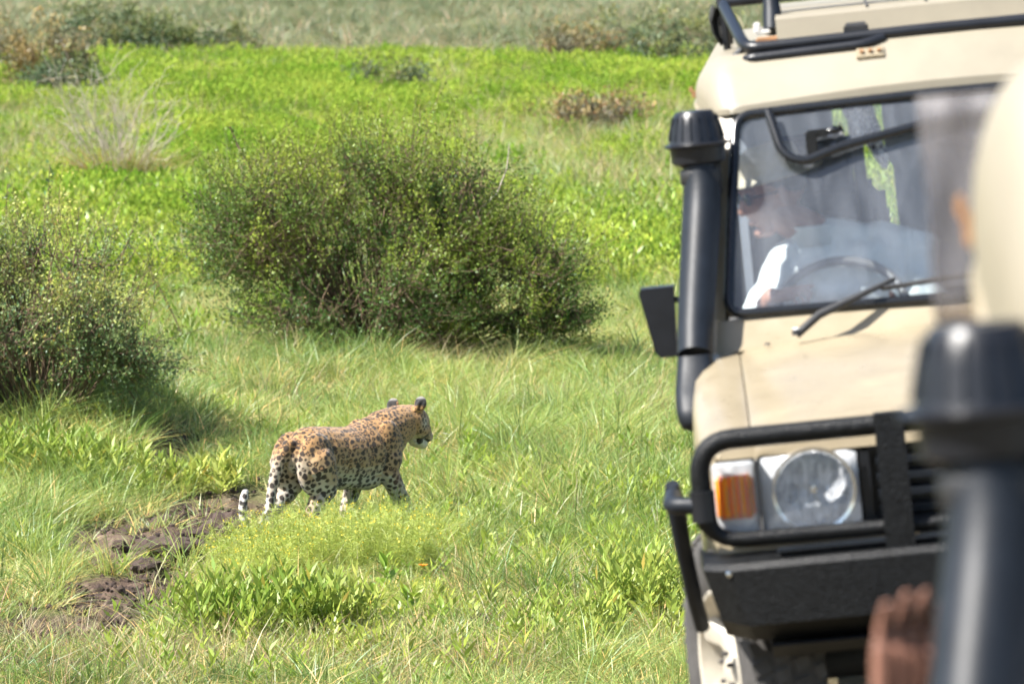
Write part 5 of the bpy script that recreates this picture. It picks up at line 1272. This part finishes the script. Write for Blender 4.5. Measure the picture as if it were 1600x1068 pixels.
def flower(px, py, z_, mat, label, sz=.016):
    base = gat(px, py); root = empty('wildflower', base); tag(root, label, 'flower'); b = bmesh.new(); b_tube(b, [(0, 0, 0), (.01, 0, z_ * .6), (0, 0, z_)], [.003, .0025, .002], 5); bmo('stem', b, M['plainleaf'], root, 60)
    me = None
    for k in range(8):
        if me is None:
            b = bmesh.new(); b_grid(b, [[(0, -.2, 0), (0, .2, 0)], [(.6, -.35, .15), (.6, .35, .15)], [(1, -.15, .1), (1, .15, .1)]]); o = bmo('petal', b, mat, root, 60); me = o.data
        else: o = bpy.data.objects.new('petal', me); COL.objects.link(o); o.parent = root
        o.location = (0, 0, z_); o.rotation_euler = (0, -.3, k * .785); o.scale = (sz * 1.3,) * 3
    b = bmesh.new(); ell(b, (0, 0, z_ + .003), (sz * .45, sz * .45, sz * .3)); bmo('flower_head', b, M['yellow'], root, 60)
flower(661, 925, .15, M['orange'], 'small orange flower right of the feathery plant', .024)
flower(861, 395, 0.55, M['yellow'], 'single yellow flower on a tall stem right of the big bush', .032)
# long arching stems that stand out of the big bush and beside the left one
def spray(base, pts_, mat, leafm, label, seed, name='leafy_stem', r=.006, nl=40, ll=.03):
    rs = np.random.default_rng(seed); root = empty(name, base); tag(root, label, 'stem'); b = bmesh.new(); b_tube(b, pts_, [r * (1 - .8 * i / len(pts_)) for i in range(len(pts_))], 5); bmo('stem', b, mat, root, 60)
    A = np.array(pts_, float); k = rs.integers(max(0, len(A) // 3), len(A) - 1, nl); t = rs.random((nl, 1)); P = A[k] * (1 - t) + A[k + 1] * t + rs.normal(0, .012, (nl, 3)); V, Fq = leaves_at(rs, P, rs.normal(0, 1, (nl, 3)) + np.array([0, 0, .5]), ll, ll * .5)
    o = mesh('leaves', V, Fq, leafm, root, col=rcol(rs, nl, 4)); tag(o, kind='stuff')
spray(bb + Vector((-.9, 0, .8)), [(0, 0, 0), (.02, 0, .45), (.0, 0, .62), (-.12, 0, .68), (-.20, 0, .82), (-.30, 0, 1.0), (-.36, 0, 1.15)], M['twig'], M['bush_leaf'], 'gnarled leafy branch rising above the left top of the big thorny bush', 71, 'gnarled_branch', .02, 160, .03)
spray(bb + Vector((.55, -.1, 1.0)), [(0, 0, 0), (.12, 0, .12), (.30, 0, .28), (.42, 0, .40), (.50, 0, .60), (.52, 0, .8)], M['pale_twig'], M['bush_leaf'], 'pale bare branch sticking out at the right top of the big thorny bush', 72, 'pale_branch', .013, 40)
spray(gat(300, 560), [(.0, 0, 0), (-.15, 0, .35), (-.35, 0, .75), (-.6, 0, 1.05), (-.85, 0, 1.25)], M['twig'], M['bush2_leaf'], 'long thin twig arching leftwards between the two bushes', 73, 'arching_twig', .007, 60, .028)
for k, (px, py, h_, lab) in enumerate(((80, 600, 1.75, 'tallest thin leafy stem standing out of the left bush'), (14, 600, 1.6, 'thin leafy stem at the very left edge of the picture'), (168, 620, 1.35, 'shorter thin leafy stem at the right side of the left bush'))):
    spray(gat(px, py), [(0, 0, 0), (.02, 0, h_ * .4), (-.02, 0, h_ * .75), (.0, 0, h_)], M['twig'], M['bush2_leaf'], lab, 80 + k, 'tall_stem', .008, 60, .045)
# clods of dug earth
M['clod'] = simple('dark_crumbly_earth', (.075, .050, .038), .95, 0, .45, 22, bump=1.0, bscale=60)
clods = []
def clod(px, py, sz, label, seed):
    rs = np.random.default_rng(seed); b = bmesh.new(); bmesh.ops.create_icosphere(b, subdivisions=3, radius=1)
    co = np.array([v.co[:] for v in b.verts]); d = 1 + .75 * (vnoise(co * 1.6 + seed) - .5) + .45 * (vnoise(co * 4 + seed * 2) - .5) + .40 * (vnoise(co * 8 + seed * 2) - .5)
    for v, k in zip(b.verts, d): v.co = v.co * k
    o = bmo('earth_clod', b, M['clod'], None, 25); p = gat(px, py); o.location = (p.x, p.y, p.z + sz * .25); o.scale = (sz * rs.uniform(.9, 1.3), sz, sz * rs.uniform(.6, .9)); o.rotation_euler = (0, 0, rs.uniform(0, 6)); tag(o, label, 'earth clod', 'dug clods of earth')
for k, (px, py, sz, lab) in enumerate(((262, 838, .10, 'dark round clod of earth topmost on the dug patch'), (352, 838, .13, 'large earth clod at the right end of the dug patch, near the tail'), (268, 880, .15, 'largest dark clod of earth in the middle of the dug patch'),
        (235, 868, .11, 'dark clod just left of the largest one'), (300, 872, .10, 'dark clod between the largest and the large right hand one'), (205, 842, .075, 'clod of earth at the left end of the dug patch'), (312, 850, .06, 'small clod above the gap between two larger ones'), (228, 905, .10, 'dark clod at the lower edge of the dug patch'), (385, 850, .055, 'small clod nearest the leopard tail'), (188, 868, .05, 'small clod lowest at the left end of the dug patch'))):
    clod(px, py, sz, lab, k + 3)
# crumbs
def crumbs():
    n = 5200; ks = rng.integers(0, len(DIRT_C), n); P = []
    for k in ks:
        c, a, b_, _ = DIRT_C[k]; P.append((c.x + rng.normal(0, a * .33), c.y + rng.normal(0, b_ * .9)))
    P = np.array(P); b = []
    for sd in range(4):
        bm = bmesh.new(); bmesh.ops.create_icosphere(bm, subdivisions=1, radius=1)
        for v in bm.verts: v.co *= random.uniform(.6, 1.3)
        o = bmo('crumb', bm, M['clod'], None, 10); COL.objects.unlink(o); b.append(o)
    pts_ = np.stack([P[:, 0], P[:, 1], height(P[:, 0], P[:, 1]) + .002], -1)
    scatter('earth_crumbs', b, pts_, rng.uniform(.05, .19, n) ** 2)
crumbs()
